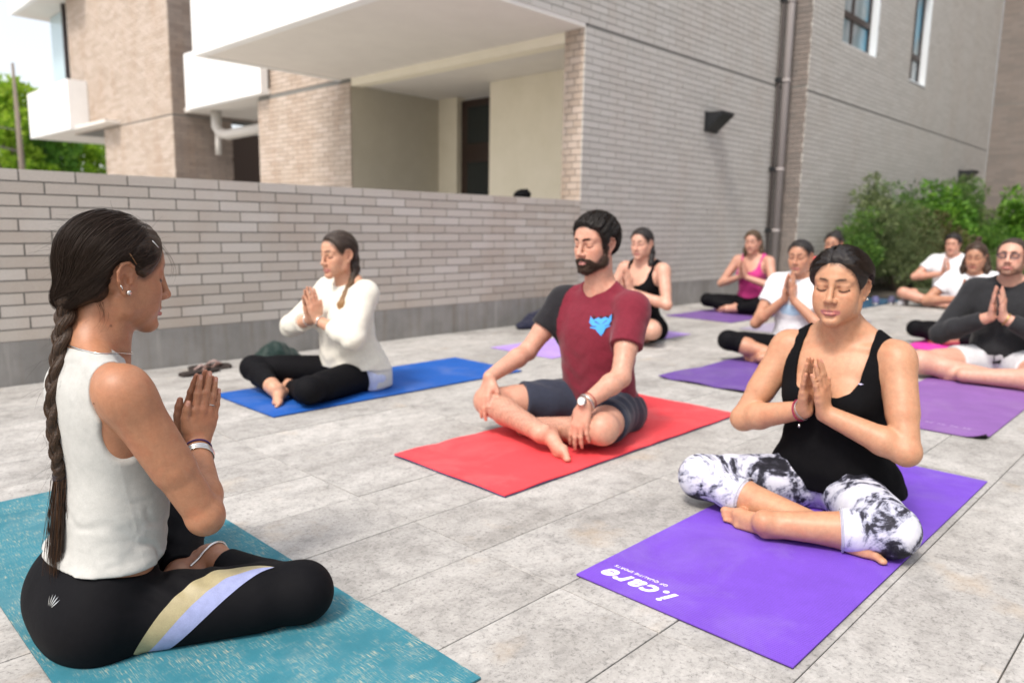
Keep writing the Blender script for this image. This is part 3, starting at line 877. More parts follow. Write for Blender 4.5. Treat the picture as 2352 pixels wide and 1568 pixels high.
def tpl(front='R', male=False, **kw):
    """seated cross-legged default pose, local frame x forward, y left, z up"""
    B = MAL if male else FEM
    sx, sy, sz = B['shoulder']
    J = dict(hipR=(.03, -.10, .085), hipL=(.03, .10, .085), kneeR=(.345, -.33, .13), kneeL=(.345, .33, .13))
    if front == 'R': J.update(ankR=(.37, .08, .055), ankL=(.26, -.07, .05))
    else: J.update(ankL=(.37, -.08, .055), ankR=(.26, .07, .05))
    J.update(shR=(sx, -sy, sz), shL=(sx, sy, sz), elR=(.10, -.29, .30), elL=(.10, .29, .30), wrR=(.215, -.032, .39), wrL=(.215, .032, .39))
    J['neck'] = B['neck']; J['head'] = (.045, 0, .755 if not male else .775)
    S = dict(J=J, hyaw=0, hpitch=4, hroll=0, hs=1.0, male=male, front=front, torso=B['torso'], arm=B['arm'], leg=B['leg'], nr=B['nr'],
             hands='pray', pray_dir=(.25, 0, .97), zmat=.008, vox=.006, bust=0.0, belly=0.0, tyaw=0.0, sc=1.0, skin=(.50, .29, .20), open_eyes=False,
             footdirR=None, footdirL=None, footupR=None, footupL=None)
    for k, v in kw.items():
        if k in J: J[k] = v
        else: S[k] = v
    for k in J: J[k] = np.array(J[k], float)
    return S

def leg_fns(S, q, off=0.0, shin=True, foot=False):
    J = S['J']; h, k, a = J['hip'+q], J['knee'+q], J['ank'+q]
    r = S['leg']; kn = k
    out = [(cone(h, k, r[0]+off, r[1]+off), .03), (cone(h+(k-h)*.15, h+(k-h)*.7, r[0]*1.0+off, r[1]*1.12+off), .03), (sph(k, r[1]*.94+off), .04)]
    if shin:
        m = k+(a-k)*.30; side = np.array([-.012, 0, -.010])
        out += [(cone(k, m+side, r[2]+off, r[3]+off), .035), (cone(m+side, a, r[3]*.97+off, r[4]+off), .02), (cone(k+(a-k)*.1, a, r[4]*1.15+off, r[4]+off), .015)]
    return out

def arm_fns(S, q, off=0.0, fore=True, upto=1.0):
    J = S['J']; s, e, w = J['sh'+q], J['el'+q], J['wr'+q]; r = S['arm']
    sg = -1 if q == 'R' else 1
    out = [(sph(s+(e-s)*.06, r[0]*1.02+off), .03), (cone(s, e, r[0]+off, r[2]+off), .03), (cone(s+(e-s)*.15, s+(e-s)*.6, r[0]*.95+off, r[1]+off), .02)]
    if fore:
        m = e+(w-e)*.28; ax = nrm(w-e)
        out += [(sph(e, r[2]*1.02+off), .015), (cone(e, m, r[2]+off, r[3]*.98+off), .02), (cone(m, w, r[3]*.96+off, r[4]+off), .02)]
    return out

def flatcyl(c, d, R, L):
    c = np.asarray(c, f32); d = np.asarray(nrm(d), f32)
    def f(P):
        q = P-c; t = q@d; rad = np.sqrt(np.maximum((q*q).sum(-1)-t*t, 0))-R
        return np.maximum(np.maximum(-t, rad), t-L)
    return f
def closure(parts, subs=(), disp=None, sk=.004):
    def f(P):
        d = None
        for fn, k in parts:
            x = fn(P); d = x if d is None else smin(d, x, k)
        if disp is not None: d = d+disp(P)
        for fn in subs: d = smax(d, -fn(P), sk)
        return d
    return f

def trunk_fns(S, off=0.0, chest=True):
    T = np.array(S['torso']); out = [(loft(T, yaw=S['tyaw'], off=off), .02)]
    for q in (1, -1):
        gr = S.get('glute', 1.0); out.append((ell((-.060*gr, q*.085, .085), (.092*gr+off, .095+off, .085+off)), .04))
        if S['bust']:
            b = S['bust']; z = T[5][0]+.015; x = T[5][1]+T[5][4]-.035
            out.append((ell((x, q*.070, z), (.062*b+off, .066*b+off, .062*b+off)), .035))
    if S['belly']: out.append((ell((.055, 0, .20), (.075+.09*S['belly']+off, .14+off, .12+off)), .05))
    return out

def chest_bits(S):
    """neck, trapezius, clavicles"""
    J = S['J']; n = J['neck']; hd = S['H']; r0, r1 = S['nr']
    base = hd.p(-.022, 0, -.055)
    out = [(cone(n+[.0, 0, -.02], base, r1, r0), .03), (cone(n+[.022, 0, .0], hd.p(.012, 0, -.07), r1*.72, r0*.72), .03)]
    for q, sg in (('L', 1), ('R', -1)):
        s = J['sh'+q]
        out.append((cone(n+[-.018, sg*.02, .045], s+[-.012, -sg*.02, .012], .030, .030), .045))
        out.append((cone(n+[.045, sg*.022, -.035], s+[.022, -sg*.02, .018], .0095, .012), .022))
        out.append((cone(n+[.050, sg*.012, -.038], hd.p(-.012, sg*.055, -.045), .0095, .012), .022))
    return out

def build_body(S, label, group=None, name='person'):
    J = S['J']
    H = Frame(J['head'], rotm(S['hyaw'], S['hpitch'], S['hroll']), S['hs']); S['H'] = H
    F = Field(); male = 1 if S['male'] else 0
    for fn, k in trunk_fns(S): F.add(fn, k)
    for fn, k in chest_bits(S): F.add(fn, k)
    for q in 'RL':
        for fn, k in leg_fns(S, q): F.add(fn, min(k, .03))
    for q in 'RL':
        sg = -1 if q == 'R' else 1
        fd = S['footdir'+q]; fu = S['footup'+q]
        if fd is None: fd = (.12, -sg*.95, -.12)
        if fu is None: fu = (.90, 0, .15)
        x = nrm(fd); z = nrm(np.array(fu)-x*np.dot(fu, x)); y = np.cross(z, x)*(-sg)
        Ft = Frame(J['ank'+q], np.stack([x, y, z], 1), S.get('fs', 1.0)*(1.06 if male else .96)); S['foot'+q] = Ft
        foot_field(F, Ft)
    for q in 'RL':
        for fn, k in arm_fns(S, q): F.add(fn, k if k > .02 else .012)
    S['tips'] = {}
    for q in 'RL':
        sg = -1 if q == 'R' else 1
        if S['hands'] == 'pray':
            u = nrm(np.array(S['pray_dir'])+[0, -sg*.10, 0]); z = nrm(np.array([0, sg, 0])-u*np.dot([0, sg, 0], u)); y = np.cross(z, u)*(-sg)
            y0 = np.cross(z, u); y = y0 if np.dot(y0, (-1, 0, .2)) > 0 else -y0
            Hd = Frame(J['wr'+q], np.stack([u, y, z], 1), S.get('hand_s', 1.0)*(1.06 if male else .97)); cur = (3, 2, 3, 6); th = 'up'; spr = S.get('spread', .45)
        else:
            u, z, cur = S['hands'][q]
            u = nrm(u); z = nrm(np.array(z)-u*np.dot(z, u)); y = np.cross(z, u)*(-sg) if sg > 0 else np.cross(z, u)
            Hd = Frame(J['wr'+q], np.stack([u, y, z], 1), S.get('hand_s', 1.0)*(1.06 if male else .97)); th = 'down'; spr = 1.6
        S['hand'+q] = Hd
        S['tips'][q] = hand_field(F, Hd, q, curl=cur, spread=spr, thumb=th)
    head_field(F, H, S.get('hd', 1), male, S.get('full', 0))
    F.cut(plane((0, 0, S['zmat']), (0, 0, -1)), .012)
    S['bodyF'] = F
    ext = S.get('ext') or [(-.24, .55), (-.48, .48), (-.004, 1.04)]
    v = S['vox']; vh = S.get('vox_hi', v)
    ax = axis_steps([(ext[0][0], ext[0][1], v)]); ay = axis_steps([(ext[1][0], ext[1][1], v)])
    if vh != v:
        zb = S.get('zsplit', .3); az = axis_steps([(ext[2][0], zb, v), (zb, ext[2][1], vh)])
        hy = .13; ay = axis_steps([(ext[1][0], -hy, v), (-hy, hy, vh), (hy, ext[1][1], v)])
        ax = axis_steps([(ext[0][0], -.08, v), (-.08, .3, vh), (.3, ext[0][1], v)])
    else: az = axis_steps([(ext[2][0], ext[2][1], v)])
    V, Q = polygonise(F, ax, ay, az)
    # vertex colours: skin, lips, brows, nails ...
    C = np.ones((len(V), 3))*np.array(S['skin'])
    nz = smooth_noise(3, 9)(V)[:, None]; C *= 1+.06*nz
    head_colours(V, C, H, S.get('lips', (.42, .17, .15)), S.get('brow', (.035, .022, .016)), S.get('lash', .95), male, S.get('beard'), S.get('blush', .35), np.array(S['skin']))
    hpoly = S.get('hairpoly') or (SHORT_POLY if S.get('short') else HAIR_POLY)
    if not S.get('bald'):
        pd = poly2d(hpoly, (0, 2), (H.R, H.t, H.s))(V); qy = H.inv(V.astype(float))
        w = np.clip((.0085-pd)/.011, 0, .92)*(qy[:, 2] > -.085)*(np.abs(qy) < .2).all(1)
        onear = (np.abs(qy[:, 1]) > .068)*(np.abs(qy[:, 0]+.008) < .028)*(np.abs(qy[:, 2]+.002) < .038)
        w = w*(1-.9*onear)
        if S.get('part'): w = w*np.clip((np.abs(qy[:, 1]-S['part'])-.0022)/.002, .25, 1)
        w = (w*np.clip(.8+.5*smooth_noise(6, 500)(V), 0, 1))[:, None]
        C = C*(1-w)+np.array(S.get('brow', (.035, .022, .016)))*w
    red = np.array(S['skin'])*np.array((1.03, .72, .66))
    for q in 'RL':
        for a, b, pip, zf in S['tips'][q]:
            if v < .005:
                dx = nrm(b-a); e = V-(b+zf*.0062-dx*.0005); al = e@dx; la = e-al[:, None]*dx; lz = la@zf; ll = np.sqrt(np.maximum((la*la).sum(1)-lz**2, 0)); w = np.clip((1-np.sqrt((al/.0072)**2+(ll/.0056)**2+(np.minimum(lz, 0)/.004)**2))/.18, 0, .75)[:, None]; C = C*(1-w)+np.array((.66, .42, .36))*w
                if pip is not None:
                    e = V-(pip+zf*.008); dd = np.sqrt((e*e).sum(1)); w = (np.clip(1-dd/.009, 0, 1)*(.30+.45*(np.sin((e@dx)*2600) > .3)))[:, None]; C = C*(1-w)+np.array(S['skin'])*np.array((.72, .55, .50))*w
            dd = np.sqrt(((V-b)**2).sum(1)); w = np.clip((.016-dd)/.012, 0, 1)[:, None]*.45; C = C*(1-w)+red*w
        for c in (S['hand'+q].p(.088, 0, .008), J['el'+q], S['foot'+q].p(-.03, 0, -.05), S['foot'+q].p(.13, 0, -.06)):
            dd = np.sqrt(((V-c)**2).sum(1)); w = np.clip(1-dd/.045, 0, 1)[:, None]*.40; C = C*(1-w)+red*w
    if S.get('leghair'):
        for q in 'RL':
            a, b = J['knee'+q], J['ank'+q]; e = b-a; t = np.clip(((V-a)@e)/(e@e), 0, 1); dd = np.sqrt(((V-a-t[:, None]*e)**2).sum(1))
            n = smooth_noise(8, 300)(V); w = (np.clip((.075-dd)/.02, 0, 1)*np.clip(t*6, 0, 1)*np.clip((1-t)*6, 0, 1)*np.clip(.22+.5*n, 0, .6))[:, None]
            C = C*(1-w)+np.array((.16, .09, .06))*w
    for mp_, mr in S.get('moles', ()):
        w = np.clip((mr-np.sqrt(((V-np.array(mp_))**2).sum(1)))/.0012, 0, .8)[:, None]; C = C*(1-w)+np.array((.10, .045, .03))*w
    me = np_mesh(name, V, Q, True, C)
    o = link(name, me, M_skin)
    tag(o, label, 'person', group)
    o.location = (*S['O'], S.get('z0', 0)); o.rotation_euler = (0, 0, R_(S['heading'])); o.scale = (S['sc'],)*3
    S['obj'] = o; S['bvh'] = None
    return o

def garment(S, name, F, m, vox, ext=None, col=None, thick=None):
    ext = ext or S.get('ext') or [(-.26, .55), (-.48, .48), (-.004, .9)]
    V, Q = polygonise(F, *[axis_steps([(a, b, vox)]) for a, b in ext])
    c = col(V) if col is not None else None
    o = link(name, np_mesh(name, V, Q, True, c), m, S['obj'])
    o['_'] = 0; del o['_']
    S.setdefault('gm', {})[name] = (V, Q)
    return o

def leggings_F(S, off, cutR=None, cutL=None, waist=.16, wr=None, waist_fn=None):
    """tights / shorts: cut fraction along the leg (1 = knee, 2 = ankle)"""
    J = S['J']; F = Field()
    F.add(closure(trunk_fns(S, off), disp=wr), .01)
    F.cut(waist_fn or plane((0, 0, waist), (-.10, 0, 1)), .004)
    for q, c in (('R', cutR), ('L', cutL)):
        h, k, a = J['hip'+q], J['knee'+q], J['ank'+q]
        if c <= 1:
            F.add(closure(leg_fns(S, q, off, shin=False), [flatcyl(h+(k-h)*c, k-h, .15, .4)], wr), .03)
        else:
            both = leg_fns(S, q, off); n0 = len(leg_fns(S, q, off, shin=False)); th, shn = both[:n0], both[n0:]
            F.add(closure(th+[(closure(shn, [flatcyl(k+(a-k)*(c-1), a-k, .14, .4)]), .02)], (), wr), .03)
    F.cut(plane((0, 0, S['zmat']-.001), (0, 0, -1)), .010)
    return F

def wr_noise(seed, amp, scale=28, stretch=None):
    n = smooth_noise(seed, scale)
    if stretch is None: return lambda P: amp*n(P)
    st = np.asarray(stretch, f32); return lambda P: amp*n(P*st)

# ------------------------------------------------------------------ hair
HAIR_POLY = [(.0790, .0765), (.073, .058), (.062, .038), (.047, .018), (.028, .004), (.016, .012), (.008, .030), (-.012, .034), (-.028, .018), (-.034, -.010), (-.040, -.035), (-.050, -.062),
             (-.09, -.075), (-.15, -.02), (-.15, .10), (-.06, .16), (.06, .16), (.10, .12), (.092, .085)]
SHORT_POLY = [(.0800, .072), (.075, .062), (.060, .056), (.052, .030), (.030, .012), (.024, -.022), (.012, -.022), (.010, .024), (-.010, .032), (-.028, .014), (-.034, -.010), (-.042, -.045), (-.10, -.05),
              (-.15, 0), (-.15, .12), (-.06, .18), (.06, .18), (.12, .12)]
def hair_F(S, style, thick=.009, poly=None):
    H = S['H']; s = H.s; F = Field(); t = thick
    E = lambda c, r: ell(H.p(*c), np.array(r)*s, H.R)
    F.add(E((-.008, 0, .034), (.0925+t, .0755+t, .084+t)), .01)
    F.add(E((.032, 0, .036), (.060+t*.62, .064+t*.7, .062+t*.8)), .016)
    F.add(E((-.045, 0, -.02), (.052+t*.5, .054+t*.5, .050)), .02)
    comb = np.array(S.get('comb', (-.8, 0, -.6))); g = np.random.default_rng(11); K = g.normal(size=(9, 3)); K -= np.outer(K@comb, comb)/(comb@comb)
    K = (H.R@(K*170/s).T).T.astype(f32); ph = (g.random(9)*6.3).astype(f32)
    st = lambda P: (S.get('strand_amp', .0011)*np.sin(P@K.T+ph).sum(-1)*.5).astype(f32)
    if poly is None: poly = SHORT_POLY if style == 'short' else HAIR_POLY
    F.mod(lambda P, D: D+st(P))
    pf = poly2d(poly, (0, 2), (H.R, H.t, s)); tp = S.get('taper', .026)
    jag = smooth_noise(19, 260); edge = S.get('edge', .004)
    def taper(P, D):
        x = pf(P)+.0012*jag(P)
        return D+(t*s+edge)*np.clip(1+x/tp, 0, 1)**1.7
    F.mod(taper); F.cut(pf, .004)
    if S.get('part'):      # parting groove along the crown
        y0 = S['part']; F.sub(closure([(cone(H.p(.092, y0, .075), H.p(.058, y0, .116), .0042, .004), .01), (cone(H.p(.058, y0, .116), H.p(-.01, y0*.8, .128), .004, .002), .01)]), .005)
    G = Field()
    if style == 'bun':
        c = S.get('bun', (-.112, 0, .0)); G.add(E(c, (.034, .040, .036)), .01)
        G.add(cone(H.p(-.08, 0, .01), H.p(*c), .045*s, .034*s), .02)
    if style in ('long', 'ponytail', 'braid_front', 'tied'):
        for a, b, ra, rb in S['locks']:
            G.add(cone(H.p(*a), H.p(*b), ra*s, rb*s), .014)
    if G.p:
        G.mod(lambda P, D: D+st(P)*1.4); F.join(Field().add(lambda P, G=G: closure([(fn, k) for op, k, fn in G.p if op == 0])(P)+st(P)*1.4, .008))
    if style == 'short': 
        n = smooth_noise(4, 150); n3 = smooth_noise(14, 330); F.mod(lambda P, D: D+.0028*n(P)+.0018*n3(P))
    return F

def hair_obj(S, style, m, vox, thick=.009, poly=None, ext=None):
    H = S['H']; F = hair_F(S, style, thick, poly); S['hairF'] = F
    c = H.t; e = ext or [(c[0]-.22, c[0]+.16), (c[1]-.16, c[1]+.16), (c[2]-.34, c[2]+.16)]
    return garment(S, 'hair', F, m, vox, e)

# ------------------------------------------------------------------ skin, cloth, hair materials
def skin_build(nt, b):
    N = NB(nt); a = N.n('ShaderNodeAttribute'); a.attribute_name = 'Col'
    v = N.coord('Object')
    n1 = N.noise(v, 60, 4, .65); n2 = N.noise(v, 260, 3, .6)
    base = N.mix(.8, a.outputs['Color'], N.ramp(n1, [(.3, (.86, .82, .80)), (.7, (1.1, 1.06, 1.04))]), 'MULTIPLY')
    base = N.mix(.5, base, N.ramp(n2, [(.3, (.88, .86, .84)), (.7, (1.06, 1.05, 1.05))]), 'MULTIPLY')
    n3 = N.noise(v, 17, 4, .6, .5)
    base = N.mix(.75, base, N.ramp(n3, [(.34, (1.05, .97, .93)), (.5, (1, 1, 1)), (.66, (1.02, .86, .82))]), 'MULTIPLY')
    N.l(base, b.inputs['Base Color'])
    N.bump(N.math('ADD', n2, N.math('MULTIPLY', N.noise(v, 700, 2, .6), .6)), .22, .0012, b)
M_skin = mat('skin', rough=.45, spec=.42, build=skin_build, sss=.10)

def cloth_mat(name, c, rough=.85, weave=900, fold=.5, spec=.2, var=.10, sheen=.15, att=False, fscale=14):
    def f(nt, b):
        N = NB(nt); v = N.coord('Object')
        fo = N.noise(v, fscale, 3, .5, .4); fi = N.noise(v, weave, 2, .6); md = N.noise(v, 55, 3, .6)
        base = N.mix(1.0, c, N.ramp(md, [(.3, 1-var), (.7, 1+var*.7)]), 'MULTIPLY')
        base = N.mix(.6, base, N.ramp(fi, [(.3, .82), (.7, 1.12)]), 'MULTIPLY')
        if att:
            a = N.n('ShaderNodeAttribute'); a.attribute_name = 'Col'; base = N.mix(1.0, base, a.outputs['Color'], 'MULTIPLY')
        N.l(base, b.inputs['Base Color'])
        b.inputs['Sheen Weight'].default_value = sheen
        h = N.math('ADD', N.math('MULTIPLY', fo, fold*8), N.math('MULTIPLY', fi, .25))
        N.bump(h, .35, .004, b)
    return mat(name, rough=rough, spec=spec, build=f)
def hair_mat(name, c0, c1, tip=None, ang=(0, -37, 0)):
    def f(nt, b):
        N = NB(nt); tc = N.n('ShaderNodeTexCoord'); mp = N.n('ShaderNodeMapping'); N.l(tc.outputs['Object'], mp.inputs[0])
        mp.inputs['Rotation'].default_value = tuple(R_(a) for a in ang); mp.inputs['Scale'].default_value = (14, 330, 330)
        n = N.noise(mp.outputs[0], 1.0, 3, .65)
        base = N.ramp(n, [(.3, c0), (.72, c1)])
        if tip is not None:
            sp = N.n('ShaderNodeSeparateXYZ'); N.l(tc.outputs['Object'], sp.inputs[0])
            base = N.mix(N.ramp(sp.outputs[2], [(tip[0], 1), (tip[1], 0)]), base, tip[2])
        N.l(base, b.inputs['Base Color'])
        N.bump(n, .6, .003, b)
    return mat(name, rough=.40, spec=.32, build=f)
# ====================================================================== yoga mats
def mat_build(c, c2=None, weave=None, ribs=False, flecks=False, blotch=.12):
    def f(nt, b):
        N = NB(nt); v = N.coord('Object')
        n = N.noise(v, 6, 4, .6); fi = N.noise(v, 420, 2, .6)
        base = N.mix(1.0, c, N.ramp(n, [(.3, 1-blotch), (.7, 1+blotch)]), 'MULTIPLY')
        base = N.mix(.5, base, N.ramp(fi, [(.3, .8), (.7, 1.15)]), 'MULTIPLY')
        du = N.noise(v, 3.1, 6, .68, .8); base = N.mix(N.math('MULTIPLY', N.ramp(du, [(.50, 0), (.72, 1)]), .10), base, (.50, .48, .46))
        h = fi
        if ribs:
            w = N.n('ShaderNodeTexWave'); w.wave_type = 'BANDS'; w.bands_direction = 'X'; w.inputs['Scale'].default_value = 42
            w.inputs['Distortion'].default_value = 0; N.l(v, w.inputs[0])
            w2 = N.n('ShaderNodeTexWave'); w2.wave_type = 'BANDS'; w2.bands_direction = 'Y'; w2.inputs['Scale'].default_value = 60; N.l(v, w2.inputs[0])
            h = N.math('ADD', N.math('MULTIPLY', w.outputs['Fac'], 1.4), N.math('MULTIPLY', w2.outputs['Fac'], .4))
        if flecks:
            m1 = N.n('ShaderNodeMapping'); m1.inputs['Scale'].default_value = (640, 30, 1); N.l(v, m1.inputs[0])
            m2 = N.n('ShaderNodeMapping'); m2.inputs['Scale'].default_value = (40, 640, 1); N.l(v, m2.inputs[0])
            a = N.ramp(N.noise(m1.outputs[0], 1, 2, .5), [(.565, 0), (.64, 1)]); d = N.ramp(N.noise(m2.outputs[0], 1, 2, .5), [(.60, 0), (.67, 1)])
            k = N.ramp(N.noise(v, 12, 3, .6), [(.38, .0), (.58, 1.0)])
            base = N.mix(N.math('MULTIPLY', N.math('MAXIMUM', a, N.math('MULTIPLY', d, .6)), N.math('MULTIPLY', k, .65)), base, (.56, .50, .33))
        N.l(base, b.inputs['Base Color'])
        N.bump(h, .45, .0015, b)
    return f
def yoga_mat(x0, y0, x1, y1, th, mats, label, curl=None, rot=0.0, name='yoga_mat', wave=0.0, seed=1):
    """sheet with real thickness and slightly uneven edges"""
    cx, cy = (x0+x1)/2, (y0+y1)/2; lx, ly = abs(x1-x0)/2, abs(y1-y0)/2
    nx, ny = 60, 26
    U, Wv = np.meshgrid(np.linspace(-1, 1, nx), np.linspace(-1, 1, ny), indexing='ij')
    rc = .02
    X = U*lx; Y = Wv*ly
    n = smooth_noise(seed, 6); P = np.stack([X, Y, 0*X], -1).astype(f32); w = n(P)
    edge = np.maximum(np.abs(U), np.abs(Wv))
    Z = np.clip((edge-.80)/.20, 0, 1)**2*np.abs(w)*wave
    if curl is not None:
        cxs, cys, h, rad = curl; dd = np.hypot(X-cxs*lx, Y-cys*ly); Z = Z+h*np.clip(1-dd/rad, 0, 1)**2
    top = np.stack([X, Y, Z+th], -1).reshape(-1, 3); bot = np.stack([X, Y, Z+.0005], -1).reshape(-1, 3)
    mid = np.stack([X, Y, Z+th*.45], -1).reshape(-1, 3)
    idx = np.arange(nx*ny).reshape(nx, ny); q = np.stack([idx[:-1, :-1], idx[1:, :-1], idx[1:, 1:], idx[:-1, 1:]], -1).reshape(-1, 4)
    N_ = nx*ny
    ring = np.concatenate([idx[:, 0], idx[-1, 1:], idx[-2::-1, -1], idx[0, -2:0:-1]]); nxr = np.roll(ring, -1)
    s1 = np.stack([ring+N_, nxr+N_, nxr, ring], -1)
    s2 = np.stack([ring+2*N_, nxr+2*N_, nxr+N_, ring+N_], -1)
    V = np.concatenate([top, mid, bot]); Q = np.concatenate([q, s1, q[:, ::-1]+2*N_, s2])
    mi = np.r_[np.zeros(len(q)+len(s1)), np.ones(len(q)+len(s2))]
    me = np_mesh(name, V, Q, False, mi=mi)
    o = link(name, me, mats); tag(o, label, 'yoga mat')
    o.location = (cx, cy, 0.001); o.rotation_euler = (0, 0, R_(rot))
    return o
def mm(n, c, **k): return mat(n, rough=.72, spec=.3, build=mat_build(c, **k))
teal = mm('teal_mat', (.034, .185, .240), flecks=True, blotch=.14); teal_u = mm('teal_under', (.05, .11, .13))
teal_mat = yoga_mat(.362, 1.04, 1.0, 2.87, .006, [teal, teal_u], 'teal yoga mat with cream flecks under the woman in the white tank top', wave=.004)
redm = mm('red_mat', (.76, .062, .075), blotch=.09)
red_mat = yoga_mat(1.79, 1.75, 3.485, 2.387, .010, [redm, mm('navy_under', (.03, .05, .16))], 'red yoga mat with navy underside under the man in the maroon shirt', wave=.012, seed=3)
purm = mm('purple_mat', (.165, .066, .52), ribs=True, blotch=.08)
pur_mat = yoga_mat(1.512, .592, 3.25, 1.20, .006, [purm, mm('purple_under', (.06, .03, .15))], 'ribbed violet yoga mat with white lettering at its front edge', wave=.001)
bluem = mm('blue_mat', (.007, .092, .40), blotch=.08)
blue_mat = yoga_mat(1.735, 3.275, 3.49, 3.93, .008, [bluem, mm('blue_under', (.02, .04, .12))], 'bright blue yoga mat under the woman in the cream sweater', wave=.002)
yoga_mat(4.0, 3.46, 5.90, 4.09, .005, [mm('lilac_mat', (.40, .27, .66)), mm('lilac_under', (.2, .13, .33))], 'pale lilac yoga mat behind the man in the maroon shirt')
yoga_mat(6.95, 3.62, 8.75, 4.40, .006, [mm('plum_mat', (.15, .075, .27)), mm('plum_under', (.06, .03, .1))], 'dull purple yoga mat under the woman in the pink top')
deep = mm('deep_purple_mat', (.125, .062, .28), blotch=.1)
yoga_mat(4.0, 1.90, 5.75, 2.56, .007, [deep, mm('deep_under', (.012, .01, .02))], 'deep purple yoga mat with lifted dark edge under the woman in the white t-shirt', wave=.045, seed=5)
yoga_mat(6.6, 2.72, 8.3, 3.35, .006, [mm('grey_lilac_mat', (.33, .30, .40)), mm('gl_under', (.15, .13, .2))], 'greyish lilac yoga mat glimpsed behind the woman in the white t-shirt')
mauve = mm('mauve_mat', (.225, .105, .34), blotch=.1)
mauve_mat = yoga_mat(3.915, .74, 5.65, 1.37, .006, [mauve, mm('mauve_under', (.03, .02, .04))], 'mauve yoga mat with a pale printed line and turned-up corner', curl=(-1, -1, .03, .10))
yoga_mat(6.60, 1.30, 8.3, 1.91, .012, [mm('magenta_mat', (.66, .03, .36)), mm('magenta_under', (.1, .08, .09))], 'magenta yoga mat under the long-haired woman in a white t-shirt')
yoga_mat(9.6, 3.25, 11.4, 3.75, .006, [mm('navy_mat', (.02, .07, .13)), mm('navy_mat_under', (.01, .02, .05))], 'dark navy yoga mat in front of the shrubs')

# lettering on the violet mat (read from the sitter's side)
M_ink = mat('white_print', (.82, .80, .86), .6)
def flat_text(body, size, loc, rot, m, parent, shear=0.0, off=0.0, name='lettering', sx=1.0, depth=.0004):
    cu = bpy.data.curves.new(name, 'FONT'); cu.body = body; cu.size = size; cu.shear = shear; cu.offset = off; cu.extrude = depth
    cu.resolution_u = 4; cu.space_character = 1.12
    o = bpy.data.objects.new(name, cu); COL.objects.link(o); cu.materials.append(m)
    bpy.context.view_layer.update()
    me = bpy.data.meshes.new_from_object(o.evaluated_get(bpy.context.evaluated_depsgraph_get())); bpy.data.objects.remove(o)
    o = link(name, me, m, parent); o.location = loc; o.rotation_euler = rot; o.scale = (sx, 1, 1)
    return o
def lt(x, y): return (x-2.381, y-.896, .0066)
flat_text('i.care', .088, lt(1.606, .935), (0, 0, R_(90)), M_ink, pur_mat, .35, .0024, sx=1.0)
flat_text('OF QUALITIE SPORTS', .016, lt(1.637, .985), (0, 0, R_(90)), M_ink, pur_mat, .2)
# ====================================================================== instructor (white tank top, near left)
dkhair = ((.010, .0075, .006), (.040, .026, .018))
M_hair_w1 = hair_mat('dark_brown_hair', (.009, .006, .0045), (.062, .033, .017))
M_strand = mat('hair_strand', (.026, .0145, .0085), .42, spec=.28)
M_strand_l = mat('hair_tip', (.10, .045, .018), .4, spec=.5)
M_tank = cloth_mat('white_knit', (.47, .475, .455), weave=700, fold=.3, var=.06, sheen=.1, fscale=16)
M_black = mat('black_metal_2', (.012, .014, .016), .45)
M_legging = cloth_mat('black_leggings', (.0045, .0045, .006), weave=900, fold=.25, rough=.75, spec=.12, sheen=.0)
M_silver = mat('silver', (.72, .71, .69), .22, metal=1.0)
M_gold = cloth_mat('gold_trim', (.36, .31, .175), weave=500, fold=.1, rough=.5, spec=.5, sheen=.0)
M_lav = cloth_mat('lavender_trim', (.30, .335, .56), weave=800, fold=.1)

W1HP = [(.083, .070), (.076, .052), (.066, .034), (.050, .010), (.034, -.003), (.016, .004), (.006, .026), (-.014, .033), (-.028, .022), (-.034, -.008), (-.038, -.036), (-.055, -.062), (-.09, -.085), (-.15, -.04), (-.16, .10), (-.06, .17), (.06, .17), (.12, .12)]
W1 = tpl('R', O=(.52, 1.80), heading=0, zmat=.007, vox=.0042, vox_hi=.0028, zsplit=.28, sc=1.0, skin=(.385, .190, .108),
    torso=[(0.0, -.03, 0, .172, .09, .11), (.07, -.028, 0, .186, .10, .125), (.15, -.018, 0, .168, .105, .110), (.23, .005, 0, .138, .105, .084),
           (.31, .015, 0, .134, .105, .082), (.39, .016, 0, .144, .106, .085), (.47, .012, 0, .154, .103, .086), (.545, .006, 0, .158, .086, .084),
           (.60, .000, 0, .128, .064, .074), (.645, .002, 0, .064, .054, .056)], glute=.86, spread=.3,
    moles=[((.030, -.056, .715), .0034), ((.012, -.052, .712), .002), ((-.02, -.20, .46), .0028), ((.03, -.23, .52), .002), ((.08, -.235, .37), .0025)],
    hipR=(.03, -.108, .060), hipL=(.03, .105, .075), kneeR=(.338, -.288, .074), kneeL=(.315, .305, .135), ankR=(.245, .005, .084), ankL=(.165, -.015, .055),
    shR=(.002, -.183, .598), shL=(.040, .168, .594), elR=(.142, -.228, .300), elL=(.165, .215, .300), wrR=(.214, -.030, .402), wrL=(.214, .030, .402),
    neck=(.012, 0, .625), head=(.062, 0, .822), hs=1.07, hpitch=7, pray_dir=(.30, 0, .95), bust=.95,
    arm=(.051, .045, .038, .043, .028), leg=(.077, .061, .052, .055, .035), nr=(.049, .056), fs=1.02, hand_s=.98,
    footdirR=(.32, .93, -.14), footupR=(.80, -.1, .38), footdirL=(-.1, -.95, -.1), ext=[(-.24, .46), (-.40, .44), (.0, .97)], hairpoly=W1HP, taper=.011, edge=.002, hyaw=2, lash=1.0, blush=.30)
W1['J']['neck'] = np.array((.010, 0, .628))
build_body(W1, 'woman in a white sleeveless top with a long dark braid on the teal mat')
J = W1['J']
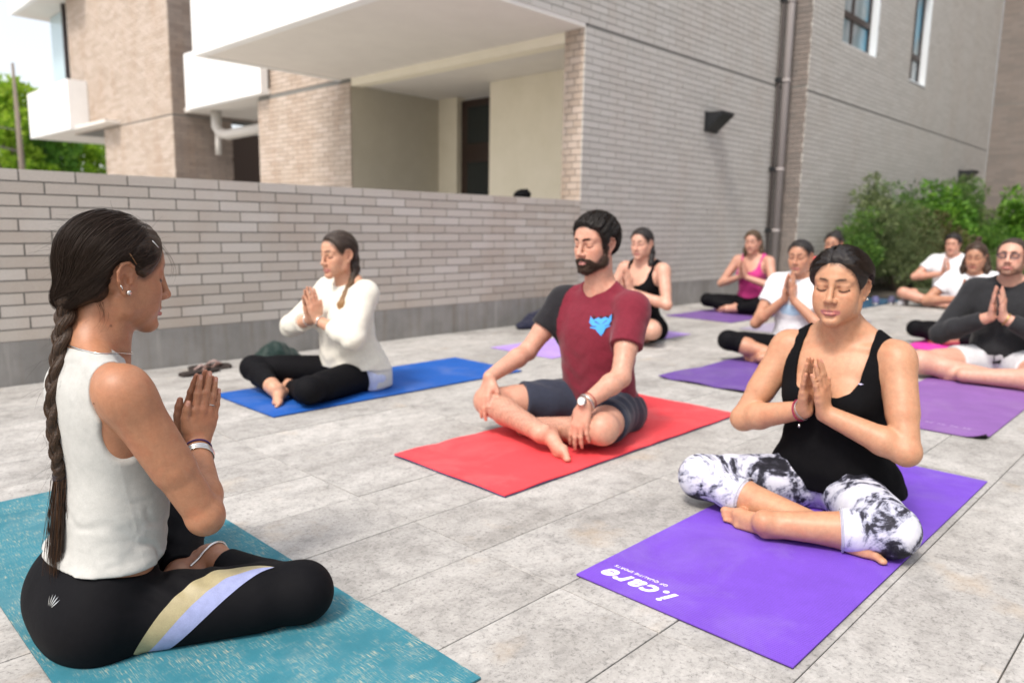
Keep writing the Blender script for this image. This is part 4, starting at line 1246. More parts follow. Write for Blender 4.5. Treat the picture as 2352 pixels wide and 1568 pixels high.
# ---- tank top
n1 = smooth_noise(21, 30); n2 = smooth_noise(22, 70)
def tank_wr(P):
    z = P[..., 2]; low = np.clip((.40-z)/.2, 0, 1)
    diag = np.sin((z*62+P[..., 0]*44-np.abs(P[..., 1])*14)+4*n1(P)); d2_ = np.sin(z*120-P[..., 0]*50+5*n2(P))
    return (.0052*np.maximum(diag, -.2)**2*np.sign(diag)*low+.0006*d2_*low+.0016*n1(P)*(.35+low)).astype(f32)
T = Field()
T.add(closure([(loft(np.array([(r[0], r[1], r[2], r[3]+(.014 if r[0] < .32 else .002), r[4]+(.012 if r[0] < .32 else .0), r[5]+(.012 if r[0] < .32 else .0)) for r in W1['torso']]), off=.0055), .02),
               (cone(J['neck']+[-.02, .02, .035], J['shL']+[-.012, -.02, .010], .034, .036), .045), (cone(J['neck']+[-.02, -.02, .035], J['shR']+[-.012, .02, .010], .034, .036), .045),
               (ell((.085, .07, .42), (.066, .068, .062)), .035), (ell((.085, -.07, .42), (.066, .068, .062)), .035)], disp=tank_wr), .01)
T.cut(plane((-.05, 0, .192), (-.06, 0, -1)), .006)
for sg in (1, -1):
    T.sub(ell((.008, sg*.205, .590), (.078, .082, .088), rotm(pitch=8)), .006)
    T.sub(ell((.012, sg*.19, .50), (.060, .060, .075)), .01)
band = [ell((.008, s_*.205, .590), (.078, .082, .088), rotm(pitch=8)) for s_ in (1, -1)]+[ell((.040, 0, .705), (.078, .088, .075), rotm(pitch=18))]
T.sub(band[2], .006)
def piping(P, D):
    m = np.minimum(np.minimum(np.abs(band[0](P)-.006), np.abs(band[1](P)-.006)), np.abs(band[2](P)-.005)); hem = np.abs(P[..., 2]-.200)
    seam = np.abs(P[..., 0]-.012-.02*np.sin(P[..., 2]*9))*(np.abs(P[..., 1]) > .06)+.02*(np.abs(P[..., 1]) <= .06)
    return D-.0018*np.clip(1.6-m/.0045, 0, 1)-.0014*np.clip(1.5-hem/.008, 0, 1)-.0009*np.clip(1-seam/.004, 0, 1)*(P[..., 2] < .5)
T.p.insert(1, (3, 0, piping))
def crease(P, D):
    return D
tk = garment(W1, 'tank_top', T, M_tank, .0036, [(-.16, .20), (-.24, .24), (.15, .70)])
# hems: thin piping tubes following the openings are modelled by pushing the cloth edge; side seam
# ---- leggings
wn = smooth_noise(31, 26)
def leg_wr(P):
    k = np.exp(-(((P[..., 0]-.10)/.10)**2+((np.abs(P[..., 1])-.16)/.10)**2+((P[..., 2]-.15)/.07)**2))
    return (.0035*k*np.sin(P[..., 0]*95+P[..., 2]*130+2*wn(P))+.0012*wn(P)-.0004).astype(f32)
LG = leggings_F(W1, .0052, 1.80, 1.86, .20, leg_wr, plane((-.02, 0, .185), (.22, 0, 1)))
lg = garment(W1, 'leggings', LG, M_legging, .0042, [(-.22, .46), (-.42, .42), (.0, .24)])

def decal(name, surf, pts_uv, m, parent, off=.0018, quads=None):
    """surf(u, v) -> origin, direction: rays cast at the garment; builds a thin sheet lying on it"""
    raise NotImplementedError
def bvh_of(S, g):
    V, Q = S['gm'][g]; return BVHTree.FromPolygons([tuple(v) for v in V.astype(float)], [tuple(q) for q in Q.tolist()])
def sheet(name, O, D, m, parent, bvh, off=.0014, mask=None):
    """O, D: (nu, nv, 3) ray grids; sheet of the hit points lifted along the surface normal"""
    nu, nv = O.shape[:2]; V = []; ok = np.zeros((nu, nv), bool); id_ = -np.ones((nu, nv), int)
    for i in range(nu):
        for j in range(nv):
            if mask is not None and not mask[i, j]: continue
            h = bvh.ray_cast(Vector(O[i, j]), Vector(D[i, j]))
            if h[0] is None: continue
            id_[i, j] = len(V); nrm_ = h[1]
            if nrm_.dot(Vector(D[i, j])) > 0: nrm_ = -nrm_
            V.append(tuple(h[0]+nrm_*off))
    Fc = []
    for i in range(nu-1):
        for j in range(nv-1):
            q = [id_[i, j], id_[i+1, j], id_[i+1, j+1], id_[i, j+1]]
            if min(q) >= 0: Fc.append(q)
    if not Fc: return None
    me = np_mesh(name, np.array(V), np.array(Fc), True)
    return link(name, me, m, parent)
bv = bvh_of(W1, 'leggings')
# curved two-tone stripe sweeping over the outer right thigh: from the back of the thigh up to the top of the knee
def stripe(side, w0, w1, m, nm):
    us = np.linspace(0, 1, 46); vs = np.linspace(w0, w1, 9); O = np.zeros((46, 9, 3)); D = O.copy()
    h, k = J['hip'+side], J['knee'+side]; sg = -1 if side == 'R' else 1
    e = nrm(k-h); upv = nrm(np.array([0, 0, 1.0])-e*e[2]); outv = np.cross(e, upv)*(1 if side == 'R' else -1)
    for i, u in enumerate(us):
        ang0 = -1.05+2.55*u**.9; t0 = .10+.74*u; wid = min(1, (1-u)/.30)**.7*(.75+.25*math.sin(math.pi*u))
        for j, v in enumerate(vs):
            a = ang0+v*.40*wid; tt = t0-v*.062*wid
            dr = outv*math.cos(a)+upv*math.sin(a); c = h+(k-h)*tt
            O[i, j] = c+dr*.30; D[i, j] = -dr
    return sheet(nm, O, D, m, lg, bv)
stripe('R', 0.0, 1.0, M_lav, 'lavender_stripe'); stripe('R', 1.0, 2.0, M_gold, 'gold_stripe')
stripe('L', 0.0, 1.0, M_lav, 'lavender_stripe'); stripe('L', 1.0, 1.95, M_gold, 'gold_stripe')
# small leaf emblem at the back of the waistband
for k in range(5):
    a = R_(-36+18*k); us = np.linspace(0, 1, 6)
    O = np.zeros((6, 3, 3)); D = O.copy()
    for i, u in enumerate(us):
        for j, v in enumerate((-1, 0, 1)):
            L = .010+.022*u; y = -.090+math.sin(a)*L+v*.0016*math.sin(math.pi*u); z = .128+math.cos(a)*L
            O[i, j] = (-.5, y, z); D[i, j] = (1, 0, 0)
    sheet('emblem', O, D, M_silver, lg, bv)
# ---- hair cap, braid, strands
W1['comb'] = (-.75, 0, -.66); W1['strand_amp'] = .0012
hp = W1HP
HF = hair_F(W1, 'plain', .0115, hp)
H = W1['H']
for a, b, ra, rb in [((-.062, 0, .01), (-.088, 0, -.05), .040, .022), ((-.05, .028, -.03), (-.088, 0, -.055), .030, .018), ((-.05, -.028, -.03), (-.088, 0, -.055), .030, .018)]:
    HF.add(cone(H.p(*a), H.p(*b), ra*H.s, rb*H.s), .02)
hb = garment(W1, 'hair', HF, M_hair_w1, .0026, [(-.12, .19), (-.12, .12), (.70, .98)])
path = np.array([(-.036, .0, .772), (-.050, -.010, .715), (-.066, -.018, .645), (-.084, -.024, .565), (-.087, -.026, .48), (-.085, -.026, .42), (-.084, -.026, .392)])
tt = np.linspace(0, 1, len(path)); tf = np.linspace(0, 1, 64)
cl = np.stack([np.interp(tf, *hermite(tt, path[:, i])[:2]) if False else np.interp(tf, hermite(tt, path[:, i])[0], hermite(tt, path[:, i])[1]) for i in range(3)], 1)
BR = Field()
for s3 in range(3):
    pts = []
    for i, t in enumerate(tf):
        w = t*6.3*math.pi+s3*2*math.pi/3; a = (.0120-.0050*t)
        T_ = nrm(cl[min(i+1, 63)]-cl[max(i-1, 0)]); n_ = nrm(np.cross(T_, (0, 1, 0)))
        pts.append(cl[i]+np.array((0, 1, 0))*a*math.sin(w)+n_*a*.62*math.sin(2*w))
    for i in range(63): BR.add(cone(pts[i], pts[i+1], .0118-.0052*tf[i], .0118-.0052*tf[i+1]), .002)
bn = smooth_noise(77, 400)
BR.mod(lambda P, D: D+.0009*bn(P*np.array((1, 1, .35), f32)))
br_pts = [[cl[i]+np.array((0, 1, 0))*(.0120-.0050*t)*math.sin(t*6.3*math.pi+s3*2*math.pi/3)+nrm(np.cross(nrm(cl[min(i+1, 63)]-cl[max(i-1, 0)]), (0, 1, 0)))*(.0120-.0050*t)*.62*math.sin(2*(t*6.3*math.pi+s3*2*math.pi/3)) for i, t in enumerate(tf)] for s3 in range(3)]
br = garment(W1, 'braid', BR, M_hair_w1, .0026, [(-.16, .02), (-.06, .06), (.36, .80)])
def curve_tubes(name, curves, r, m, parent, n=3):
    V = []; Fc = []; k = 0
    for c, rad in zip(curves, r):
        c = np.asarray(c); T_ = np.gradient(c, axis=0); T_ /= np.linalg.norm(T_, axis=1)[:, None]+1e-9
        u = np.cross(T_, (0.3, .9, .31)); u /= np.linalg.norm(u, axis=1)[:, None]+1e-9; w = np.cross(T_, u)
        m_ = len(c); rr = rad*np.clip(np.linspace(1.05, .3, m_), 0, 1)
        for j in range(n):
            th = 2*math.pi*j/n; V.append(c+(math.cos(th)*u+math.sin(th)*w)*rr[:, None])
        base = np.arange(m_-1)
        for j in range(n):
            a = k+j*m_; b = k+((j+1) % n)*m_
            Fc.append(np.stack([a+base, b+base, b+base+1, a+base+1], 1))
        k += n*m_
    o = link(name, np_mesh(name, np.concatenate(V), np.concatenate(Fc), True), m, parent); o['kind'] = 'stuff'
    return o
def onto(F, curves, c, g, lift=.0008):
    """pushes strand points out to just above the hair surface"""
    n = [len(x) for x in curves]; P = np.concatenate(curves); extra = np.repeat(np.abs(g.normal(0, .0016, len(curves))), n)
    for _ in range(3):
        d = F.at(P.astype(f32)); o = P-c; o /= np.linalg.norm(o, axis=1)[:, None]+1e-9
        P = P+o*np.clip(lift+extra-d, -.004, .02)[:, None]
    return np.split(P, np.cumsum(n)[:-1])
# combed strands over the cap
g = np.random.default_rng(5); curves = []; rad = []; polyf = poly2d(hp)
er = np.array((.0925+.0125, .0755+.0125, .084+.0125)); ec = np.array((-.008, 0, .034))
gat = nrm(np.array((-.80, 0, -.92)))
for _ in range(3600):
    rr_ = g.random()
    if rr_ < .30: st = np.array((g.uniform(-1, .2), g.normal(0, .5), g.uniform(.15, 1)))
    elif rr_ < .6: st = np.array((g.uniform(-.3, .95), g.normal(0, .25), g.uniform(.35, 1)))
    else: st = np.array((g.uniform(.1, .85), (-1 if g.random() < .75 else 1)*g.uniform(.4, 1.0), g.uniform(-.1, .8)))
    st = nrm(st); om = math.acos(np.clip(st@gat, -1, 1))
    if om < .35 or om > 2.9: continue
    t = np.linspace(g.uniform(0, .35), g.uniform(.75, 1.0), 14)
    gg = nrm(gat+np.array((0, .28*np.sign(st[1])*abs(st[1])+g.normal(0, .03), 0)))
    om = math.acos(np.clip(st@gg, -1, 1))
    d = (np.sin((1-t)*om)[:, None]*st+np.sin(t*om)[:, None]*gg)/math.sin(om)
    lift = 1+g.normal(.004, .007)+.012*(g.random() < .04)*t[:, None]
    q = ec+d*er*lift
    q[:, 0] -= .02*np.clip(-(q[:, 2]+.0)/.05, 0, 1)
    if (polyf(q.astype(f32)) > -.003).any(): continue
    curves.append((H.t+(H.R@(q*H.s).T).T)); rad.append(g.uniform(.0004, .0009))
curves = onto(HF, curves, H.p(*ec), g)
for i_, c_ in enumerate(curves):
    tgt = cl[3]+g.normal(0, .007, 3)
    if np.linalg.norm(c_[-1]-cl[0]) < .075:
        t = np.linspace(0, 1, 7)[1:, None]; d0 = c_[-1]-c_[-2]; d0 = d0/np.linalg.norm(d0)*.03
        curves[i_] = np.concatenate([c_, c_[-1]*(1-t)+tgt*t+d0*(t*(1-t)**2)*2.2])
side = []
for _ in range(900):
    sg = -1 if g.random() < .7 else 1; u = g.random()
    x0 = .050-.095*u; z0 = .050-.012*u+g.normal(0, .008)
    P0 = np.array((x0, sg*er[1]*math.sqrt(max(.05, 1-((x0-ec[0])/er[0])**2-((z0-ec[2])/er[2])**2)), z0))
    P1 = np.array((-.045-.02*u, sg*.070, .020-.055*g.random())); P2 = np.array((-.075, sg*.035, -.040-.02*g.random())); P3 = H.inv(cl[3]+g.normal(0, .006, 3))
    t = np.linspace(0, 1, 16)[:, None]
    q = (1-t)**3*P0+3*t*(1-t)**2*P1+3*t*t*(1-t)*P2+t**3*P3
    side.append(H.t+(H.R@(q*H.s).T).T)
side = onto(HF, side, H.p(*ec), g)
curves += side; rad += [g.uniform(.0004, .0009) for _ in side]
curve_tubes('hair_strands', curves, rad, M_strand, hb)
W1['hairF'] = HF
# fly-aways and front wisps
curves = []; rad = []
for _ in range(170):
    a = g.uniform(0, 1)
    if a < .55:
        st = nrm(np.array((g.uniform(-1, .9), g.normal(0, .5), g.uniform(-.3, 1)))); p0 = H.p(*(ec+st*er))
        if polyf((ec+st*er)[None].astype(f32))[0] > -.006: continue
        dv = nrm(H.v(*st)*.7+np.array((-.6, 0, -.1))+g.normal(0, .35, 3)); L = g.uniform(.012, .05)
    else:
        i = g.integers(4, 60); p0 = cl[i]+g.normal(0, .014, 3); dv = nrm(np.array((-.5, g.normal(0, .6), -.5))+g.normal(0, .4, 3)); L = g.uniform(.015, .05)
    c2 = nrm(g.normal(0, 1, 3)); t = np.linspace(0, 1, 7)[:, None]
    curves.append(p0+dv*L*t+c2*L*.35*t**2+np.array((0, 0, -.35*L))*t**2); rad.append(.00028)
for k in range(4):
    p0 = H.p(.088, -.012+.006*k+g.normal(0, .003), .074); t = np.linspace(0, 1, 12)[:, None]
    curves.append(p0+H.v(.030, -.012+.006*k*.5, 0)*np.sin(t*(1.8+.5*g.random()))*H.s*(.9+.35*g.random())+H.v(0, 0, -.060-.03*g.random())*t); rad.append(.00042)
for k in range(22):
    p0 = H.p(-.05+.002*k, -.045, -.055); t = np.linspace(0, 1, 8)[:, None]
    curves.append(p0+np.array((-.01+g.normal(0, .012), g.normal(0, .008), -.05-g.random()*.03))*t+np.array((.012, 0, 0))*np.sin(t*3)); rad.append(.0003)
curve_tubes('stray_hairs', curves, rad, M_strand, hb)
# strands lying along the plait
cu = []; ra = []
for s3 in range(3):
    P_ = np.array(br_pts[s3]); T_ = np.gradient(P_, axis=0); T_ /= np.linalg.norm(T_, axis=1)[:, None]; u_ = np.cross(T_, (1, 0, 0)); u_ /= np.linalg.norm(u_, axis=1)[:, None]; w_ = np.cross(T_, u_)
    for k in range(34):
        a = g.uniform(0, 6.28); a = a+np.linspace(0, g.normal(0, 1.2), 64); rr = (.0118-.0052*tf)*g.uniform(.96, 1.10)
        cu.append(P_+(u_*np.cos(a)[:, None]+w_*np.sin(a)[:, None])*rr[:, None]); ra.append(g.uniform(.0005, .0010))
curve_tubes('braid_strands', cu, ra, mat('braid_strand', (.075, .042, .022), .45, spec=.4), br)
# loose tail under the tie
curves = []; rad = []; end = np.array((-.108, -.028, .165))
for _ in range(520):
    p0 = cl[-1]+g.normal(0, .0045, 3); a = g.uniform(0, 2*math.pi); w = g.uniform(0, 1)**.6*.026; L = g.uniform(.62, 1.02)
    t = np.linspace(0, 1, 12)[:, None]
    bulge = np.sin(np.clip(t*1.25, 0, 1)*math.pi*.5)
    off = np.array((math.cos(a)*w*.6, math.sin(a)*w, 0))
    curves.append(p0+(end-cl[-1])*t*L+off*bulge+g.normal(0, .004, 3)*t**2); rad.append(g.uniform(.0006, .0011))
curve_tubes('braid_tail', curves[:330], rad[:330], mat('hair_tail_dark', (.030, .015, .008), .35, spec=.6), br)
curve_tubes('braid_tail', curves[330:], rad[330:], M_strand_l, br)
mb = MB()
for k in range(3):
    c = cl[-1]+np.array((0, 0, -.004*k+.006)); mb.tube([c+.0115*np.array((math.cos(t), math.sin(t), .12*math.sin(t+k))) for t in np.linspace(0, 2*math.pi, 16)], .0022, 6, False)
mb.build('hair_tie', mat('hair_tie_dark', (.02, .012, .016), .7), br, True)
# hair pins
def on_head(x, z, side=-1, lift=.012):
    """point on the hair surface at sagittal position x, z"""
    v = np.array((x, 0, z))-ec; r2_ = 1-(v[0]/er[0])**2-(v[2]/er[2])**2
    return H.p(x, side*er[1]*math.sqrt(max(r2_, .02))*1.02, z)
MB().tube([on_head(.044, .078), on_head(.056, .068), on_head(.066, .060)], .0014, 6).build('hair_pin', M_silver, hb, True)
MB().tube([on_head(-.008, .048), on_head(.001, .036), on_head(.008, .026)], .0010, 6).build('hair_pin', mat('bronze_pin', (.25, .13, .06), .4, metal=.6), hb, True)
# jewellery
ear = H.p(-.002, -.0805, -.031)
MB().tube([ear, ear+H.v(.002, -.005, -.001)], .0052, 14).build('earring', M_silver, W1['obj'], True)
e2 = H.p(-.016, -.082, -.022); MB().tube([e2+H.v(-.003, 0, .006), e2+H.v(0, -.004, 0), e2+H.v(.003, 0, -.006)], .0014, 6).build('earring', M_silver, W1['obj'], True)
def ring_on(S, c, axis, fieldf, r_guess, tube, m, name, tilt=0, n=40, lift=.001, seg=6, parent=None, wob=0):
    """closed band hugging the body surface around axis at c"""
    ax_ = nrm(axis); u = nrm(np.cross(ax_, (0.2, .1, 1.0))); w = np.cross(ax_, u)
    pts = []
    for t in np.linspace(0, 2*math.pi, n, endpoint=False):
        d = math.cos(t)*u+math.sin(t)*w; rr = np.linspace(.004, r_guess*1.9, 60); P = c+d[None]*rr[:, None]+ax_*wob*math.sin(2*t)
        v = fieldf.at(P.astype(f32)); i = np.argmax(v > 0); pts.append(c+d*(rr[i]+lift)+ax_*wob*math.sin(2*t))
    pts = pts+[pts[0]]
    return MB().tube(pts, tube, seg, False).build(name, m, parent or S['obj'], True)
fb_ = W1['bodyF']; d_ = J['elR']-J['wrR']
ring_on(W1, J['wrR']+d_*.055, d_, fb_, .035, .0026, mat('violet_cord', (.06, .025, .10), .8), 'bracelet', lift=.0016)
for k in (0, 1, 2): ring_on(W1, J['wrR']+d_*(.125+.028*k), d_, fb_, .035, .0036, M_silver, 'bracelet', lift=.0018)
Hr = W1['handR']; rc = Hr.p(.108, -.0145, .0015)
ring_on(W1, rc, Hr.v(1, -.05, 0), fb_, .0085, .0011, M_silver, 'ring', lift=.0006, n=24)
nk = []
for t in np.linspace(0, 2*math.pi, 60, endpoint=False):
    d = np.array((math.cos(t), math.sin(t), 0)); base = np.array((.018, 0, .662-.018*math.cos(t)))
    rr = np.linspace(.03, .13, 60); P = base+d[None]*rr[:, None]; v = fb_.at(P.astype(f32)); i = np.argmax(v > 0); nk.append(P[i]+d*.0026)
MB().tube(nk+[nk[0]], .0015, 6, False).build('necklace', M_silver, W1['obj'], True)
# anklet on the right ankle
da = J['kneeR']-J['ankR']
ring_on(W1, J['ankR']+da*.03, da, fb_, .045, .0034, M_silver, 'anklet', lift=.002, n=36)
mk = MB()
for (x, z, r) in ((.012, -.062, .0022), (.03, -.05, .0012), (-.01, -.075, .0011)): pass
# ====================================================================== garments for the class
def tee_F(S, off=.010, sleeve=.55, hem=.10, neck_r=.085, loose=.012, seed=1, long=False, amp=.004, neckdrop=.0, vneck=0.0, sleeve_off=.014, only=None):
    """t-shirt / sweater: loose trunk plus sleeves cut at a fraction of the upper arm (long: fraction of the forearm)"""
    J = S['J']; n1 = smooth_noise(seed, 22); n2 = smooth_noise(seed+1, 48)
    def wr(P):
        z = P[..., 2]; low = np.clip((.52-z)/.35, 0, 1)
        return (amp*(.75*n1(P*np.array((1, 1, .55), f32))*(.4+low)+.35*np.sin(z*62+P[..., 0]*30-np.abs(P[..., 1])*25+3*n1(P))*low+.25*n2(P))).astype(f32)
    rows = np.array([(r[0], r[1], r[2], r[3]+loose*min(1, max(0, (.50-r[0])/.25)), r[4]+loose*min(1, max(0, (.50-r[0])/.25)), r[5]+loose*min(1, max(0, (.50-r[0])/.25))) for r in S['torso']])
    parts = [(loft(rows, yaw=S['tyaw'], off=off), .02)]
    if S['bust']:
        b = S['bust']; z = S['torso'][5][0]+.015; x = S['torso'][5][1]+S['torso'][5][4]-.035
        for sg in (1, -1): parts.append((ell((x, sg*.07, z), (.062*b+off, .066*b+off, .062*b+off)), .05))
        parts.append((ell((x-.005, 0, z-.01), (.055*b+off, .10*b+off, .07*b+off)), .05))
    if S['belly']: parts.append((ell((.055, 0, .20), (.075+.09*S['belly']+off, .14+off, .12+off)), .05))
    n = J['neck']
    cb = chest_bits(S); core = closure(trunk_fns(S)+[cb[2], cb[3], cb[5], cb[6]]); parts.append((lambda P: core(P)-off*.75, .03))
    F = Field(); F.add(closure(parts, disp=wr), .01)
    F.cut(plane((0, 0, hem), (S.get('hem_tilt', 0), 0, -1)), .006)
    for q in 'RL':
        if only is not None and q not in only: continue
        F.add(sleeve_fn(S, q, sleeve, sleeve_off, long, wr), .06)
    F.sub(ell(n+np.array((.022+vneck, 0, .060-neckdrop)), (neck_r*.95, neck_r, .078+neckdrop*.4), rotm(pitch=26)), .006)
    return F
def sleeve_fn(S, q, sleeve, so, long=False, wr=None):
    J = S['J']; s, e, w = J['sh'+q], J['el'+q], J['wr'+q]; r = S['arm']
    parts = [(sph(s+(e-s)*.06, r[0]+so), .03), (cone(s, e, r[0]+so, (r[1]+so*1.3) if not long else r[2]+so), .03)]
    if long:
        m = e+(w-e)*.3; parts += [(sph(e, r[2]+so), .02), (cone(e, m, r[2]+so, r[3]+so), .02), (cone(m, w, r[3]+so, r[4]+so*.8), .02)]
        c, d = e+(w-e)*sleeve, w-e
    else: c, d = s+(e-s)*sleeve, e-s
    return closure(parts, [flatcyl(c, d, .13, .45)], wr)
def tank_F(S, off=.004, hem=.10, low=.10, strap=.026, amp=.0015, seed=3, back_low=0.05, flare=0.0, c0=.095):
    """scoop-neck vest with shoulder straps"""
    J = S['J']; n1 = smooth_noise(seed, 30)
    wr = lambda P: (amp*(n1(P)+.6*np.sin(P[..., 2]*80+P[..., 0]*25+2*n1(P))*np.clip((.34-P[..., 2])/.1, 0, 1))).astype(f32)
    parts = [(f, k) for f, k in trunk_fns(S, off)]
    if flare: parts.append((loft(np.array([(r[0], r[1], r[2], r[3]+flare*.8*min(1, max(0, (.26-r[0])/.12)), r[4]+flare*1.5*min(1, max(0, (.26-r[0])/.12)), r[5]) for r in S['torso']]), yaw=S['tyaw'], off=off), .03))
    n = J['neck']
    for q, sg in (('L', 1), ('R', -1)):
        s = J['sh'+q]; parts.append((cone(n+[-.018, sg*.02, .045], s+[-.012, -sg*.02, .012], .030+off, .030+off), .045))
        parts.append((cone(n+[.045, sg*.022, -.035], s+[.022, -sg*.02, .018], .0095+off, .012+off), .022))
    F = Field(); F.add(closure(parts, disp=wr), .01)
    F.cut(plane((0, 0, hem), (S.get('hem_tilt', 0), 0, -1)), .005)
    sz = J['shL'][2]; zb = sz-low
    # scoop: outline in the front (y, z) plane, used front and back
    for sg in (1, -1):
        F.sub(ell((.01, sg*(c0-.002+strap+.078), sz-.035), (.12, .078, .118)), .005)
    sc = [(-c0, sz+.12), (-c0, sz), (-c0+.006, zb+.060), (-c0*.80, zb+.026), (-c0*.5, zb+.007), (0, zb), (c0*.5, zb+.007), (c0*.80, zb+.026), (c0-.006, zb+.060), (c0, sz), (c0, sz+.12)]
    pf = poly2d(sc, (1, 2)); F.sub(lambda P: np.maximum(pf(P), -P[..., 0]+.0), .005)
    sb = [(y, z+back_low if z < sz else z) for y, z in sc]; pb = poly2d(sb, (1, 2)); F.sub(lambda P: np.maximum(pb(P), P[..., 0]-.0), .005)
    return F

M_black_t = cloth_mat('black_jersey', (.005, .005, .006), rough=.9, fold=.3, spec=.10, sheen=.0)
M_hair_b = hair_mat('black_hair', (.006, .0055, .006), (.026, .020, .018))
M_hair_br = hair_mat('brown_hair', (.018, .011, .008), (.065, .036, .020))

# ====================================================================== woman in black vest and marbled leggings
W4HP = [(.083, .0775), (.077, .058), (.066, .040), (.050, .018), (.031, .000), (.022, -.012), (.014, .004), (.008, .030), (-.012, .034), (-.028, .018), (-.034, -.010), (-.040, -.035), (-.050, -.072),
      (-.09, -.085), (-.17, -.04), (-.17, .10), (-.06, .17), (.06, .17), (.12, .12)]
W4 = tpl('L', O=(2.56, .92), heading=180, vox=.0048, vox_hi=.0033, zsplit=.30, skin=(.50, .275, .165), bust=1.02, belly=.25,
    torso=[(0.0, -.02, 0, .175, .09, .13), (.07, -.02, 0, .195, .10, .145), (.15, -.005, 0, .180, .112, .125), (.225, .012, 0, .150, .110, .100),
           (.30, .022, 0, .146, .108, .096), (.38, .030, 0, .156, .112, .100), (.46, .030, 0, .166, .105, .102), (.53, .024, 0, .168, .084, .094),
           (.575, .016, 0, .125, .064, .078), (.615, .014, 0, .064, .052, .060)],
    shR=(.026, -.176, .548), shL=(.026, .176, .552), elR=(.150, -.268, .288), elL=(.142, .262, .284), wrR=(.205, -.034, .372), wrL=(.205, .034, .372),
    kneeR=(.335, -.315, .105), kneeL=(.305, .290, .088), ankL=(.452, -.025, .058), ankR=(.350, .130, .048), neck=(.022, 0, .600), hipR=(.065, -.085, .078), hipL=(.065, .085, .078), head=(.080, 0, .764), hs=1.03, hpitch=0, hyaw=6,
    pray_dir=(.26, 0, .96), arm=(.052, .049, .041, .046, .029), leg=(.084, .066, .055, .058, .035), nr=(.053, .058), footdirL=(.12, -.98, -.03), footupL=(.80, .1, .55),
    footdirR=(.52, .84, -.14), footupR=(.7, -.3, .5), ext=[(-.22, .60), (-.44, .44), (.0, .90)], lips=(.43, .165, .16), blush=.45, hem_tilt=.05, tyaw=.06, full=1.0, fs=1.06, hairpoly=W4HP, part=-.016, taper=.018)
build_body(W4, 'woman with closed eyes in a black strappy vest and marbled leggings on the violet mat')
W4g = garment(W4, 'vest', tank_F(W4, .0065, .078, .140, .021, .0022, flare=.032, c0=.108), M_black_t, .0042, [(-.20, .24), (-.26, .26), (.04, .66)])
def marble_build(nt, b):
    N = NB(nt); v = N.coord('Object')
    mp = N.n('ShaderNodeMapping'); mp.inputs['Location'].default_value = (.31, .12, .2); N.l(v, mp.inputs[0])
    a = N.noise(mp.outputs[0], 5.2, 8, .66, 1.6); c = N.noise(mp.outputs[0], 13, 7, .7, .8); e = N.noise(v, 60, 4, .7)
    k = N.math('ADD', N.math('MULTIPLY', a, .72), N.math('ADD', N.math('MULTIPLY', c, .22), N.math('MULTIPLY', e, .10)))
    col = N.ramp(k, [(.425, (.010, .010, .016)), (.470, (.035, .035, .05)), (.490, (.24, .25, .33)), (.53, (.56, .57, .66)), (.62, (.66, .67, .73))])
    N.l(col, b.inputs['Base Color']); N.bump(N.math('ADD', N.noise(v, 18, 3, .5), N.math('MULTIPLY', N.noise(v, 800, 2, .6), .1)), .25, .004, b)
M_marble = mat('marbled_cotton', rough=.7, spec=.25, build=marble_build)
wm = smooth_noise(41, 24)
def w4_wr(P):
    k = np.exp(-(((P[..., 0]-.13)/.09)**2+((np.abs(P[..., 1])-.13)/.09)**2+((P[..., 2]-.13)/.07)**2))
    kn = np.exp(-(((P[..., 0]-.30)/.07)**2+((np.abs(P[..., 1])-.27)/.07)**2))
    return (.004*k*np.sin(P[..., 0]*80-np.abs(P[..., 1])*70+2*wm(P))+.0022*kn*np.sin(P[..., 0]*120+P[..., 2]*80)+.0010*wm(P)).astype(f32)
lg4 = garment(W4, 'leggings', leggings_F(W4, .0048, 1.37, 1.40, .16, w4_wr, plane((0, 0, .215), (.1, 0, 1))), M_marble, .0044, [(-.20, .52), (-.42, .42), (.0, .24)])
for q, f in (('R', 1.37), ('L', 1.40)):       # stitched cuffs
    k, a = W4['J']['knee'+q], W4['J']['ank'+q]; d = a-k
    ring_on(W4, k+d*(f-1-.015), d, W4['bodyF'], .062, .0034, cloth_mat('cuff', (.42, .43, .50)), 'cuff', lift=.0042, n=44, parent=lg4)
W4['comb'] = (-.7, .0, -.5); W4['part'] = -.016; W4['strand_amp'] = .0009
hf = W4HP
W4['bun'] = (-.112, 0, -.028)
h4 = hair_obj(W4, 'bun', M_hair_b, .0030, .0150, hf)
